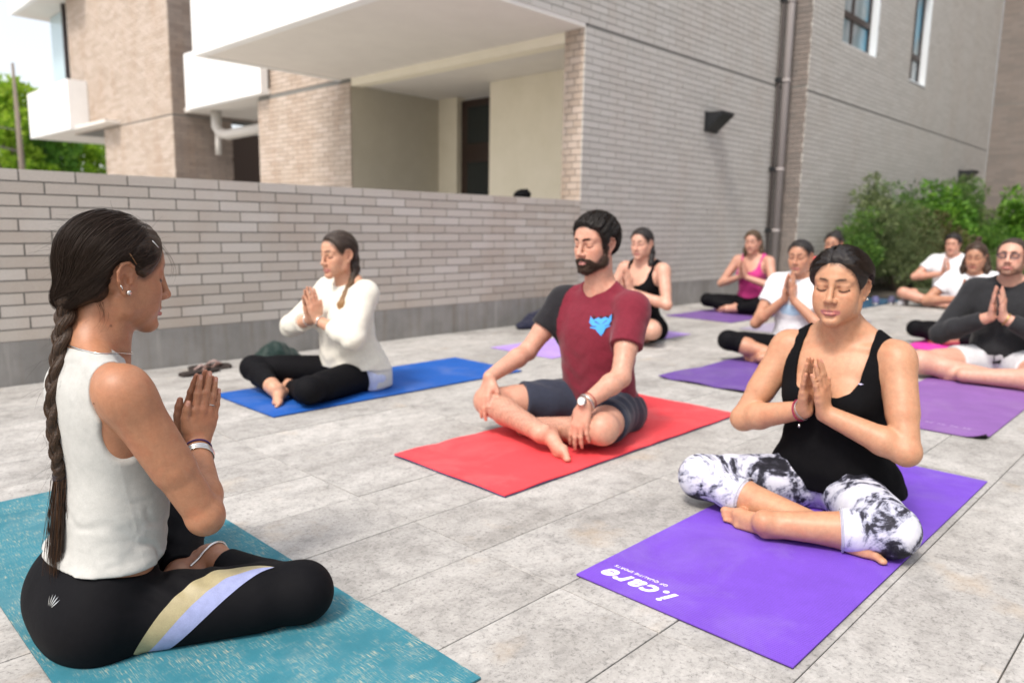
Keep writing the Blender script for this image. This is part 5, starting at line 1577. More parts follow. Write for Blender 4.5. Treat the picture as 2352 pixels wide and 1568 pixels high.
# strands for sheen and soft outline
def comb_strands(S, n, parent, gather, m, thick=.0115, poly=None, seed=3, r=(.0004, .0009), part=0.0, fly=40):
    H = S['H']; g = np.random.default_rng(seed); er = np.array((.0925, .0755, .084))+thick; ec = np.array((-.008, 0, .034)); pf = poly2d(poly, (0, 2)); cu = []; ra = []
    for _ in range(n*3):
        if len(cu) >= n: break
        st = nrm(np.array((g.uniform(-.5, .95), part*8+g.normal(0, .5), g.uniform(.0, 1)))) if g.random() < .5 else nrm(np.array((g.uniform(.2, .9), g.choice((-1, 1))*g.uniform(.3, 1), g.uniform(-.1, .9))))
        edge = g.random() < .38
        if edge:
            i = g.integers(0, min(6, len(poly)-1)); w = g.random(); a = np.array(poly[i])*(1-w)+np.array(poly[i+1])*w+g.normal(0, .0018, 2); y2 = 1-((a[0]-ec[0])/er[0])**2-((a[1]-ec[2])/er[2])**2
            if y2 < .01:
                a = np.array((.072, .082)); y2 = g.uniform(0, .25)
            st = nrm(np.array(((a[0]-ec[0])/er[0], g.choice((-1, 1))*math.sqrt(y2), (a[1]-ec[2])/er[2])))
        gg = nrm(np.array(gather)+np.array((0, .25*st[1]+g.normal(0, .03), 0))); om = math.acos(np.clip(st@gg, -1, 1))
        if om < .4 or om > 2.9: continue
        t = np.linspace(0 if edge else g.uniform(0, .3), g.uniform(.35, 1) if edge else g.uniform(.7, 1), 12)
        d = (np.sin((1-t)*om)[:, None]*st+np.sin(t*om)[:, None]*gg)/math.sin(om)
        q = ec+d*er*(1+g.normal(.004, .007))
        if (pf(q.astype(f32))[(3 if edge else 0):] > -.001).any(): continue
        cu.append(H.t+(H.R@(q*H.s).T).T); ra.append(g.uniform(*r))
    cu = onto(S['hairF'], cu, H.p(*ec), g)
    for _ in range(fly):
        st = nrm(np.array((g.uniform(-1, .8), g.normal(0, .6), g.uniform(-.5, 1)))); p0 = H.p(*(ec+st*er)); L = g.uniform(.008, .03); t = np.linspace(0, 1, 6)[:, None]
        if pf(((ec+st*er)[None]).astype(f32))[0] > -.002: continue
        cu.append(p0+nrm(H.v(*st)*.8+g.normal(0, .5, 3))*L*t+nrm(g.normal(0, 1, 3))*L*.4*t**2); ra.append(.0003)
    if cu: curve_tubes('hair_strands', cu, ra, m, parent)
comb_strands(W1, 700, hb, (-.71, 0, -.93), M_strand, .0125, W1HP, seed=8, fly=0)
comb_strands(W4, 1700, h4, (-.85, 0, -.45), M_strand, .015, hf, part=-.016, fly=90)
e = W4['H'].p(-.002, .0805, -.031); MB().tube([e, e+W4['H'].v(.001, .005, 0)], .0036, 10).build('earring', M_silver, W4['obj'], True)
J4 = W4['J']; d4 = J4['elR']-J4['wrR']
ring_on(W4, J4['wrR']+d4*.07, d4, W4['bodyF'], .036, .0030, mat('crimson_cord', (.28, .02, .06), .7), 'bracelet', lift=.002)
bb = ring_on(W4, J4['wrR']+d4*.02, d4, W4['bodyF'], .038, .0024, mat('beads', (.30, .24, .24), .35, metal=.4), 'bracelet', lift=.003, wob=.004)
c = J4['wrR']+d4*.0+np.array((.012, -.006, -.045)); MB().tube([c, c+[.002, 0, -.006], c+[.002, 0, -.014]], [.001, .0042, .001], 8).build('charm', M_silver, bb, True)
def front_sheet(S, g, name, yz, m, off=.0015, n=20, x0=.6):
    """flat print on the front of a garment: outline (y, z) polygon"""
    yz = np.array(yz); lo, hi = yz.min(0), yz.max(0); ny = max(4, int(n)); A, B = np.meshgrid(np.linspace(lo[0], hi[0], ny), np.linspace(lo[1], hi[1], ny), indexing='ij')
    pf = poly2d(yz, (1, 2)); P = np.stack([0*A, A, B], -1).astype(f32); mk = pf(P) < .0006
    O = np.stack([0*A+x0, A, B], -1); D = np.zeros_like(O); D[..., 0] = -1
    return sheet(name, O, D, m, [c for c in S['obj'].children if c.name.split('.')[0] == g][0], bvh_of(S, g), off, mk)
front_sheet(W4, 'vest', 'logo_tag', [(.100, .468), (.107, .4705), (.115, .468), (.107, .4655)], mat('lilac_thread', (.5, .48, .7), .6), n=8)

# ====================================================================== man in maroon shirt
MNHP = [(.0830, .077), (.078, .069), (.064, .060), (.054, .040), (.040, .012), (.032, -.020), (.018, -.024), (.010, .024), (-.010, .034), (-.028, .016), (-.034, -.010), (-.042, -.050), (-.10, -.055),
      (-.16, 0), (-.16, .12), (-.06, .18), (.06, .18), (.12, .13)]
MN = tpl('R', male=True, O=(2.785, 2.092), heading=180, zmat=.011, vox=.0055, vox_hi=.0038, zsplit=.42, skin=(.56, .32, .235),
    torso=[(0.0, .0, 0, .160, .10, .125), (.07, .0, 0, .175, .11, .135), (.15, .01, 0, .165, .112, .115), (.235, .025, 0, .155, .108, .10),
           (.31, .035, 0, .158, .110, .10), (.40, .042, 0, .172, .116, .108), (.48, .045, 0, .184, .113, .112), (.56, .042, 0, .184, .09, .10),
           (.615, .036, 0, .130, .066, .08), (.66, .036, 0, .070, .058, .062)],
    shR=(.055, -.198, .592), shL=(.055, .198, .592), elR=(.215, -.285, .355), elL=(.235, .272, .318), wrR=(.475, -.275, .268), wrL=(.425, .236, .228),
    kneeR=(.470, -.285, .155), kneeL=(.365, .285, .120), ankR=(.520, .095, .088), ankL=(.40, -.12, .055), hipR=(.03, -.10, .11), hipL=(.03, .10, .11),
    neck=(.042, 0, .645), head=(.085, 0, .868), hs=1.07, hpitch=4, hyaw=-2, nr=(.058, .063),
    hands={'R': ((.42, .12, -.90), (.88, -.1, .42), (18, 16, 14, 16)), 'L': ((.28, -.05, -.95), (.92, .1, .25), (16, 16, 18, 20))},
    footdirR=(.52, .70, -.42), footupR=(.6, -.62, .40), ext=[(-.18, .72), (-.44, .44), (.0, 1.03)], lips=(.46, .20, .19), brow=(.025, .017, .013), beard=((.022, .015, .012), .97), lash=.55, blush=.45, leghair=1, hairpoly=MNHP, taper=.014, edge=.0)
build_body(MN, 'bearded man in a maroon t-shirt and navy shorts sitting cross-legged on the red mat')
M_maroon = cloth_mat('maroon_jersey', (.175, .016, .032), fold=.5, weave=600)
def colsplit(V):
    c = np.ones((len(V), 3)); c[V[:, 1] < -.158+.10*(np.clip(V[:, 2]-.52, 0, .2))] = (.085, .9, .55); return c
MN['hem_tilt'] = .12
tF = tee_F(MN, .011, .56, .080, .084, .018, 51, amp=.0075, sleeve_off=.017)
mt = garment(MN, 'tshirt', tF, cloth_mat('maroon_jersey_att', (.175, .016, .032), fold=.5, weave=600, att=True), .0046, [(-.20, .32), (-.32, .32), (.03, .72)], colsplit)
fox = [(-.044, .040), (-.030, .020), (-.012, .028), (.0, .020), (.012, .028), (.030, .020), (.044, .040), (.046, .008), (.036, -.004), (.044, -.016), (.020, -.022), (.010, -.042), (0, -.056), (-.010, -.042), (-.020, -.022), (-.044, -.016), (-.036, -.004), (-.046, .008)]
rot = R_(10); fox = [(y*1.22, z) for y, z in fox]
fx = [(.098+y*math.cos(rot)-z*math.sin(rot), .522+y*math.sin(rot)+z*math.cos(rot)) for y, z in fox]
fx2 = [(y+.010, z+.009) for y, z in fx]
front_sheet(MN, 'tshirt', 'print_shadow', fx2, mat('dark_print', (.03, .008, .012), .8), .0014, 44)
front_sheet(MN, 'tshirt', 'print', fx, mat('sky_blue_print', (.06, .34, .83), .7), .0026, 44)
for a0, a1 in (((-.024, .012), (-.004, -.002)), ((.024, .012), (.004, -.002)), ((-.040, -.008), (-.016, -.012)), ((.040, -.008), (.016, -.012))):
    d_2 = nrm(np.array(a1)-np.array(a0)); w2 = np.array((-d_2[1], d_2[0]))*.0028; pl = [np.array(a0)+w2, np.array(a1)+w2*.4, np.array(a1)-w2*.4, np.array(a0)-w2]
    front_sheet(MN, 'tshirt', 'print_line', [(.098+1.22*q[0]*math.cos(rot)-q[1]*math.sin(rot), .522+1.22*q[0]*math.sin(rot)+q[1]*math.cos(rot)) for q in pl], mat('print_gap', (.05, .06, .16), .8), .0034, 16)
M_short = cloth_mat('navy_shorts', (.030, .036, .058), fold=.5)
ms = smooth_noise(61, 22)
sh_ = leggings_F(MN, .016, .66, .70, .17, lambda P: (.006*ms(P)+.003*np.sin(P[..., 0]*60+P[..., 1]*40+2*ms(P))).astype(f32))
garment(MN, 'shorts', sh_, M_short, .005, [(-.18, .45), (-.36, .36), (.0, .24)])
MN['comb'] = (-.6, 0, .5); MN['strand_amp'] = .0022
sp = MNHP
hm = hair_obj(MN, 'short', mat('short_black_hair', (.012, .010, .009), .6, spec=.3), .0036, .019, sp)
g = np.random.default_rng(9); cu = []; H_ = MN['H']; ecm = np.array((-.008, 0, .034)); erm = np.array((.0925, .0755, .084))+.019; pfm = poly2d(sp, (0, 2))
for _ in range(5200):
    st = nrm(g.normal(0, 1, 3)); q0 = ecm+st*erm*1.0
    if pf(q0[None].astype(f32))[0] > -.003 if False else pfm(q0[None].astype(f32))[0] > -.004: continue
    t = np.linspace(0, 1, 4)[:, None]; dv = nrm(H_.v(*st)*.8+H_.v(.5, 0, .3)*.5+g.normal(0, .35, 3)); cu.append(H_.p(*q0)-H_.v(*st)*.004+dv*g.uniform(.008, .016)*t)
curve_tubes('hair_strands', cu, [.0008]*len(cu), M_strand, hm)
# full beard: a thin noisy layer over jaw, chin and upper lip
HFm = Field(); head_field(HFm, MN['H'], 0, 1); hcl = closure([(fn, k) for op, k, fn in HFm.p if op == 0]); bn_ = smooth_noise(88, 230)
BF = Field(); bpf = poly2d([(.012, -.002), (.022, -.006), (.026, -.040), (.040, -.068), (.060, -.0700), (.078, -.0490), (.102, -.0485), (.112, -.062), (.108, -.11), (.06, -.135), (.0, -.092), (.004, -.02)], (0, 2), (MN['H'].R, MN['H'].t, MN['hs']))
BF.add(lambda P: hcl(P)-.0032*MN['hs']-(.0030*bn_(P)).astype(f32)+.0075*np.clip(1+bpf(P)/.013, 0, 1)**1.5, .01)
BF.cut(bpf, .004)
BF.sub(ell(MN['H'].p(.097, 0, -.0715), np.array((.024, .0240, .0078))*MN['hs'], MN['H'].R), .005)
for q in (1, -1): BF.sub(ell(MN['H'].p(.070, q*.048, -.030), np.array((.034, .030, .026))*MN['hs'], MN['H'].R), .012)
c = MN['H'].t; garment(MN, 'beard', BF, mat('beard_hair', (.042, .027, .020), .8, spec=.1), .0034, [(c[0]-.02, c[0]+.14), (c[1]-.10, c[1]+.10), (c[2]-.17, c[2]+.04)])
def surface_strands(S, gname, n, L, bias, r, m, seed=1, name='hair_strands', jit=.35, zmin=None):
    V, Q = S['gm'][gname]; g = np.random.default_rng(seed); f = g.integers(0, len(Q), n); P = V[Q[f]].mean(1).astype(float)
    N = np.cross(V[Q[f, 2]]-V[Q[f, 0]], V[Q[f, 3]]-V[Q[f, 1]]); N = N/(np.linalg.norm(N, axis=1)[:, None]+1e-12)
    t = np.linspace(0, 1, 4)[:, None]; par = [c for c in S['obj'].children if c.name.split('.')[0] == gname][0]
    cu = []
    for p, nn in zip(P, N):
        d = nrm(nn*.6+np.array(bias)+g.normal(0, jit, 3)); cu.append(p-nn*.002+d*g.uniform(.6, 1.2)*L*t+np.array(bias)*L*.3*t**2)
    return curve_tubes(name, cu, [r]*n, m, par)
surface_strands(MN, 'beard', 3600, .0075, (.15, 0, -.75), .00055, mat('beard_strand', (.040, .025, .018), .6, spec=.3), 4)
surface_strands(MN, 'hair', 5200, .009, (.35, 0, .35), .0007, mat('short_strand', (.020, .015, .012), .5, spec=.3), 6)
JM = MN['J']; dm = JM['elL']-JM['wrL']
wt = ring_on(MN, JM['wrL']+dm*.05, dm, MN['bodyF'], .042, .0060, mat('steel', (.55, .53, .50), .3, metal=1), 'wristwatch', lift=.002)
hL = MN['handL']; c = JM['wrL']+dm*.05+hL.v(0, 0, 1)*.036
MB().tube([c, c+hL.v(0, 0, 1)*.010], .0195, 20).build('watch_case', mat('steel2', (.6, .58, .55), .25, metal=1), wt, True)
MB().tube([c+hL.v(0, 0, 1)*.0101, c+hL.v(0, 0, 1)*.0112], .0165, 20).build('watch_face', mat('watch_dial', (.72, .74, .70), .3), wt)
ring_on(MN, JM['wrL']+dm*.14, dm, MN['bodyF'], .042, .0022, mat('red_cord', (.3, .03, .03), .8), 'bracelet', lift=.001)
# ====================================================================== woman in cream sweater
W2 = tpl('R', O=(2.40, 3.60), heading=180, zmat=.009, vox=.0058, vox_hi=.0042, zsplit=.45, skin=(.56, .325, .22), bust=.9,
    torso=[(0.0, -.02, 0, .170, .09, .13), (.07, -.02, 0, .185, .10, .145), (.15, -.005, 0, .170, .105, .125), (.235, .01, 0, .142, .10, .100),
           (.31, .02, 0, .140, .10, .095), (.39, .024, 0, .148, .108, .098), (.47, .022, 0, .158, .103, .100), (.535, .018, 0, .160, .082, .092),
           (.58, .010, 0, .118, .062, .075), (.618, .008, 0, .062, .052, .058)],
    shR=(.022, -.180, .560), shL=(.022, .180, .560), elR=(.200, -.315, .345), elL=(.170, .275, .338), wrR=(.235, -.034, .415), wrL=(.235, .034, .415), pray_dir=(.20, 0, .98),
    kneeR=(.450, -.300, .130), kneeL=(.445, .275, .098), ankR=(.500, .045, .070), ankL=(.365, -.05, .050), neck=(.014, 0, .605), head=(.070, 0, .765), hs=1.05, hpitch=4, hyaw=4,
    footdirR=(.75, .62, -.22), footupR=(.6, -.3, .75), ext=[(-.22, .68), (-.44, .44), (.0, .91)], lips=(.45, .18, .16))
build_body(W2, 'woman in a loose cream sweater with a side braid sitting on the bright blue mat')
M_cream_k = cloth_mat('cream_knit', (.70, .68, .60), weave=420, fold=.6, fscale=9, var=.06)
W2['hem_tilt'] = .0
sF = tee_F(W2, .016, .60, .135, .100, .034, 71, long=True, amp=.009, sleeve_off=.020)
# longer panel at the back, falling to the mat
bk = smooth_noise(73, 30)
sF.add(closure([(loft(np.array([(0.02, -.045, 0, .185, .05, .150), (.10, -.04, 0, .195, .06, .155), (.20, -.02, 0, .175, .09, .13), (.26, .0, 0, .15, .10, .115)]), off=.022), .02)], disp=lambda P: (.005*bk(P)).astype(f32)), .03)
sF.sub(ell(W2['J']['neck']+np.array((.0, .105, .012)), (.070, .085, .052), rotm(roll=-14)), .006)
garment(W2, 'sweater', sF, M_cream_k, .0056, [(-.26, .36), (-.40, .40), (.0, .68)])
U = Field()
U.add(closure([(loft(np.array([(.012, -.03, 0, .19, .06, .150), (.10, -.03, 0, .205, .09, .158), (.16, -.02, 0, .185, .10, .13)]), off=.012), .02)]), .01)
U.cut(plane((.04, 0, 0), (1, 0, 0)), .006); U.cut(plane((0, 0, .011), (0, 0, -1)), .004)
garment(W2, 'undershirt', U, cloth_mat('pale_blue_cotton', (.56, .62, .82)), .007, [(-.26, .12), (-.30, .30), (.0, .20)])
S_ = W2['J']; st = [(S_['neck']+[.02, .075, .0]), (S_['neck']+[.0, .078, .022]), (S_['neck']+[-.03, .082, .005])]
garment(W2, 'leggings', leggings_F(W2, .005, 1.78, 1.80, .17, wr_noise(74, .0015)), M_legging, .006, [(-.22, .62), (-.42, .42), (.0, .24)])
fs_ = Field(); fs_.add(closure([(cone(S_['neck']+[.055, .085, -.05], S_['neck']+[.0, .088, -.008], .020, .020, flat=(0, .5, 1), fs=1.0), .01), (cone(S_['neck']+[.0, .088, -.008], S_['neck']+[-.05, .085, -.05], .020, .020), .01)]), .01)
garment(W2, 'shoulder_strap', fs_, cloth_mat('blue_strap', (.40, .47, .80)), .005, [(-.10, .12), (.03, .16), (.48, .66)])
W2['comb'] = (-.7, 0, -.6)
W2['locks'] = [((-.075, .01, -.02), (-.060, .045, -.075), .042, .030), ((-.06, .045, -.075), (-.028, .068, -.135), .026, .021), ((-.028, .068, -.135), (.020, .084, -.175), .021, .019), ((.020, .084, -.175), (.070, .086, -.25), .019, .021), ((.070, .086, -.25), (.092, .078, -.335), .022, .009)]
hair_obj(W2, 'braid_front', hair_mat('ombre_hair', (.012, .008, .006), (.045, .026, .016), tip=(.44, .66, (.36, .20, .085))), .0044, .013, None, [(-.18, .26), (-.16, .18), (.36, .93)])
d2 = S_['elL']-S_['wrL']; ring_on(W2, S_['wrL']+d2*.08, d2, W2['bodyF'], .036, .004, M_silver, 'bracelet', lift=.003); ring_on(W2, S_['wrR']+d2*np.array((1, -1, 1))*.08, d2*np.array((1, -1, 1)), W2['bodyF'], .036, .004, M_silver, 'bracelet', lift=.003)

# ====================================================================== people further back
M_white_c = cloth_mat('white_cotton', (.74, .76, .80), fold=.6)
def far(front, O, label, **kw):
    male = kw.pop('male', False)
    S = tpl(front, male=male, O=O, heading=kw.pop('heading', 180), vox=kw.pop('vox', .0068), vox_hi=kw.pop('vox_hi', .0052), zsplit=.5, **kw)
    build_body(S, label); return S
# woman with black vest behind the man
P5 = far('L', (5.35, 3.62), 'woman in a black vest with dark side ponytail on the pale lilac mat', sc=1.07, skin=(.60, .36, .27), bust=.9, hyaw=8)
garment(P5, 'vest', tank_F(P5, .006, .10, .13, .024), M_black_t, .007, [(-.2, .24), (-.26, .26), (.05, .66)])
garment(P5, 'shorts', leggings_F(P5, .008, .35, .35, .16), M_black_t, .008, [(-.22, .5), (-.42, .42), (.0, .24)])
P5['locks'] = [((-.07, .02, .0), (-.045, .062, -.07), .045, .030), ((-.045, .062, -.07), (.0, .080, -.15), .030, .022), ((.0, .08, -.15), (.035, .072, -.27), .022, .010)]
hair_obj(P5, 'ponytail', M_hair_b, .0062, .013)
# woman in pink top
P6 = far('L', (8.05, 3.97), 'woman in a pink strappy top with loose brown hair on the dull purple mat', sc=1.06, skin=(.55, .32, .24), bust=1.0, elR=(.12, -.30, .30), elL=(.12, .30, .30), hyaw=10)
garment(P6, 'vest', tank_F(P6, .006, .10, .12, .018), cloth_mat('pink_jersey', (.52, .045, .22), fold=.5), .008, [(-.2, .24), (-.26, .26), (.05, .66)])
garment(P6, 'leggings', leggings_F(P6, .006, 1.7, 1.7, .16), M_legging, .009, [(-.22, .52), (-.42, .42), (.0, .24)])
P6['locks'] = [((-.06, .045, .0), (-.045, .080, -.10), .045, .034), ((-.045, .08, -.10), (-.02, .085, -.19), .034, .014), ((-.06, -.045, .0), (-.045, -.080, -.10), .045, .034), ((-.045, -.08, -.10), (-.02, -.085, -.19), .034, .014)]
hair_obj(P6, 'long', hair_mat('light_brown_hair', (.035, .022, .014), (.11, .07, .038)), .0075, .014)
# woman in white t-shirt, hands under her chin
P7 = far('L', (5.30, 2.24), 'woman in a white t-shirt with hands raised to her chin on the deep purple mat', sc=1.0, skin=(.48, .26, .17), bust=.85, elR=(.15, -.25, .265), elL=(.15, .25, .265), wrR=(.185, -.034, .46), wrL=(.185, .034, .46),
         pray_dir=(.05, 0, 1.0), hyaw=4, kneeR=(.40, -.33, .155), open_eyes=True, vox=.006, vox_hi=.0046)
P7t = garment(P7, 'tshirt', tee_F(P7, .011, .48, .10, .082, .022, 91, amp=.006, sleeve_off=.018), M_white_c, .0062, [(-.22, .30), (-.34, .34), (.04, .68)])
garment(P7, 'leggings', leggings_F(P7, .006, 1.22, 1.22, .16), M_legging, .007, [(-.22, .52), (-.42, .42), (.0, .24)])
P7['locks'] = [((-.095, .0, -.0), (-.125, .02, -.04), .030, .026), ((-.125, .02, -.04), (-.115, .045, -.15), .026, .014)]
hair_obj(P7, 'ponytail', M_hair_b, .0052, .010)
front_sheet(P7, 'tshirt', 'print', [(-.09, .40), (-.02, .43), (.06, .41), (.09, .36), (.02, .345), (-.06, .355)], mat('pale_blue_print', (.40, .58, .74), .8), .002, 20)
# person in red behind
P8 = far('L', (7.95, 3.03), 'person in a red top with hair tied up, mostly hidden, near the shrubs', sc=1.06, skin=(.45, .25, .17), hyaw=4, vox=.009, vox_hi=.007)
garment(P8, 'tshirt', tee_F(P8, .012, .5, .10, .082, .02, 93), cloth_mat('red_cotton', (.62, .03, .05)), .009, [(-.22, .30), (-.34, .34), (.04, .68)])
garment(P8, 'leggings', leggings_F(P8, .006, 1.7, 1.7, .16), M_legging, .010, [(-.22, .52), (-.42, .42), (.0, .24)])
P8['bun'] = (-.075, 0, .105); hair_obj(P8, 'bun', M_hair_b, .0075, .012)
# man in white t-shirt at the shrubs
P9 = far('R', (10.75, 2.62), 'dark-haired man in a white t-shirt sitting farthest back beside the shrubs', male=True, sc=1.03, skin=(.58, .33, .25), elR=(.17, -.36, .36), elL=(.17, .36, .36), wrR=(.23, -.034, .42), wrL=(.23, .034, .42), kneeR=(.42, -.40, .17), short=1, hairpoly=SHORT_POLY, vox=.009, vox_hi=.007, taper=.014, edge=0)
garment(P9, 'tshirt', tee_F(P9, .012, .55, .09, .085, .02, 95, amp=.006), M_white_c, .009, [(-.22, .30), (-.36, .36), (.04, .72)])
garment(P9, 'shorts', leggings_F(P9, .014, .7, .7, .16), cloth_mat('olive_shorts', (.05, .065, .03)), .010, [(-.22, .52), (-.46, .46), (.0, .24)])
hair_obj(P9, 'short', M_hair_b, .0075, .022, SHORT_POLY)
# long-haired woman in white t-shirt
P10 = far('L', (7.32, 1.60), 'woman with long brown hair half tied up in a white t-shirt on the magenta mat', sc=.985, skin=(.45, .25, .165), elR=(.13, -.33, .36), elL=(.13, .33, .36), wrR=(.225, -.034, .40), wrL=(.225, .034, .40), hyaw=2, hpitch=8, vox=.008, vox_hi=.006)
garment(P10, 'tshirt', tee_F(P10, .012, .52, .10, .082, .02, 97, amp=.006), M_white_c, .008, [(-.22, .30), (-.36, .36), (.04, .68)])
garment(P10, 'leggings', leggings_F(P10, .006, 1.75, 1.75, .16), M_legging, .008, [(-.22, .52), (-.42, .42), (.0, .24)])
P10['locks'] = [((-.05, .05, .0), (-.025, .085, -.10), .045, .034), ((-.025, .085, -.10), (.02, .095, -.27), .034, .014), ((-.05, -.05, .0), (-.025, -.085, -.10), .045, .034), ((-.025, -.085, -.10), (.025, -.090, -.30), .034, .016), ((-.05, 0, .10), (-.06, .0, .145), .022, .028)]
hair_obj(P10, 'long', M_hair_br, .0066, .013, None, [(-.2, .2), (-.18, .18), (.36, .96)])
# man in dark sweater with glasses
P11HP = [(.0785, .088), (.072, .080), (.062, .068), (.052, .035), (.030, .012), (.022, -.015), (.012, -.018), (.010, .024), (-.010, .032), (-.028, .014), (-.034, -.010), (-.042, -.045), (-.10, -.05),
         (-.15, 0), (-.15, .12), (-.06, .18), (.04, .18), (.09, .14)]
P11 = far('L', (5.80, 1.06), 'man with glasses in a charcoal sweater and pale shorts on the mauve mat', male=True, sc=1.0, skin=(.58, .345, .265), belly=.6, elR=(.20, -.33, .27), elL=(.20, .33, .27), wrR=(.275, -.036, .42), wrL=(.275, .036, .42),
          pray_dir=(.22, 0, .97), kneeR=(.48, -.36, .105), kneeL=(.45, .36, .10), ankL=(.50, -.10, .06), ankR=(.36, .08, .05), head=(.055, 0, .790), hpitch=-8, hs=1.04, beard=((.10, .05, .028), .75), brow=(.10, .06, .04), short=1, hairpoly=P11HP, vox=.0062, vox_hi=.0048, taper=.014, edge=.0,
          arm=(.064, .058, .048, .053, .033), leg=(.105, .074, .062, .066, .040), blush=.6)

garment(P11, 'sweater', tee_F(P11, .012, .86, .105, .080, .02, 99, long=True, amp=.006, sleeve_off=.014), cloth_mat('charcoal_knit', (.020, .021, .024), weave=500, fold=.7), .0068, [(-.26, .36), (-.44, .44), (.04, .72)])
garment(P11, 'shorts', leggings_F(P11, .014, .48, .48, .17, wr_noise(98, .004)), cloth_mat('pale_shorts', (.62, .63, .66), fold=.6), .008, [(-.26, .5), (-.46, .46), (.0, .26)])
hair_obj(P11, 'short', hair_mat('cropped_brown_hair', (.02, .012, .009), (.05, .032, .02)), .0055, .008, P11HP)
Hg = P11['H']; gm = MB()
for q in (1, -1):
    c = Hg.p(.094, q*.033, .000); pts = [Hg.p(.0935-.006*abs(math.cos(t))*(1 if math.cos(t) > 0 else 0), q*(.033+.0225*math.cos(t)), .001+.0165*math.sin(t)) for t in np.linspace(0, 2*math.pi, 20)]
    gm.tube(pts, .0030, 6, False)
    gm.tube([Hg.p(.086, q*.056, .006), Hg.p(.05, q*.078, .008), Hg.p(-.01, q*.083, .010)], .0014, 6)
gm.tube([Hg.p(.096, -.0105, .004), Hg.p(.099, 0, .006), Hg.p(.096, .0105, .004)], .0013, 6)
gm.build('glasses', mat('grey_frame', (.05, .05, .07), .35, metal=.5), P11['obj'], True)
JP = P11['J']; dp_ = JP['elL']-JP['wrL']; ring_on(P11, JP['wrL']+dp_*.05, dp_, P11['bodyF'], .042, .005, mat('gold_watch', (.55, .38, .14), .3, metal=1), 'wristwatch', lift=.004)
front_sheet(P11, 'shorts', 'drawstring', [(-.012, .10), (-.008, .165), (-.003, .165), (-.006, .10)], M_black_t, .004, 10)
# faint printed line on the mauve mat
M_pale = mat('pale_print', (.42, .30, .55), .7)
for k in range(7):
    y = .03+.055*k; b = MB(); zt = .0064
    for (a0, a1) in ((0, .016), (.020, .034)): b.box((-.72, -.25+y+a0, zt), (-.714, -.25+y+a1, zt+.0004)); b.box((-.705, -.25+y+a0, zt), (-.70, -.25+y+a1, zt+.0004))
    b.build('lettering', M_pale, mauve_mat)
# ====================================================================== planting
def leaf_mat(name, c0, c1, c2, tr=.25):
    m = bpy.data.materials.new(name); m.use_nodes = True; nt = m.node_tree; b = nt.nodes['Principled BSDF']; N = NB(nt)
    a = N.n('ShaderNodeAttribute'); a.attribute_name = 'Col'; sp = N.n('ShaderNodeSeparateColor'); N.l(a.outputs['Color'], sp.inputs[0])
    col = N.ramp(sp.outputs[0], [(0, c0), (.5, c1), (1, c2)]); N.l(col, b.inputs['Base Color']); b.inputs['Roughness'].default_value = .55; b.inputs['Specular IOR Level'].default_value = .3
    t = N.n('ShaderNodeBsdfTranslucent'); N.l(col, t.inputs[0]); mx = N.n('ShaderNodeMixShader'); mx.inputs[0].default_value = tr
    N.l(b.outputs[0], mx.inputs[1]); N.l(t.outputs[0], mx.inputs[2]); N.l(mx.outputs[0], nt.nodes['Material Output'].inputs[0]); return m
def leaves(centres, radii, n, size, seed, aspect=.45, droop=.2):
    g = np.random.default_rng(seed); V = []; C = []
    w = np.array(radii)**2; w = w/w.sum()
    k = g.choice(len(centres), n, p=w); cc = np.array(centres)[k]; rr = np.array(radii)[k]
    d = g.normal(size=(n, 3)); d /= np.linalg.norm(d, axis=1)[:, None]; r = rr*g.uniform(.45, 1.0, n)**.5
    p = cc+d*r[:, None]*np.array((1, 1, .9)); ax_ = d*.7+g.normal(0, .6, (n, 3))+np.array((0, 0, .25-droop)); ax_ /= np.linalg.norm(ax_, axis=1)[:, None]
    s = np.cross(ax_, g.normal(size=(n, 3))); s /= np.linalg.norm(s, axis=1)[:, None]+1e-9; nn = np.cross(ax_, s)
    L = size*g.uniform(.6, 1.4, n)[:, None]
    a = p; b = p+ax_*L*.5+s*L*aspect*.5+nn*L*.06; c = p+ax_*L-nn*L*.08; e = p+ax_*L*.5-s*L*aspect*.5+nn*L*.06
    V = np.stack([a, b, c, e], 1).reshape(-1, 3); Q = np.arange(4*n).reshape(n, 4)
    col = np.clip(g.normal(.5, .22, n)+.15*np.sin(k*2.1), 0, 1); C = np.repeat(col, 4)[:, None]*np.ones((1, 3))
    return V, Q, C
M_lf = [leaf_mat('leaf_green', (.032, .085, .016), (.085, .19, .03), (.18, .31, .05)), leaf_mat('leaf_bright', (.035, .11, .012), (.095, .24, .022), (.20, .38, .04)),
        leaf_mat('leaf_olive', (.05, .05, .02), (.10, .095, .035), (.17, .14, .06)), leaf_mat('leaf_grey', (.065, .10, .04), (.14, .19, .075), (.24, .29, .13))]
M_bark = mat('bark', (.10, .075, .055), .9)
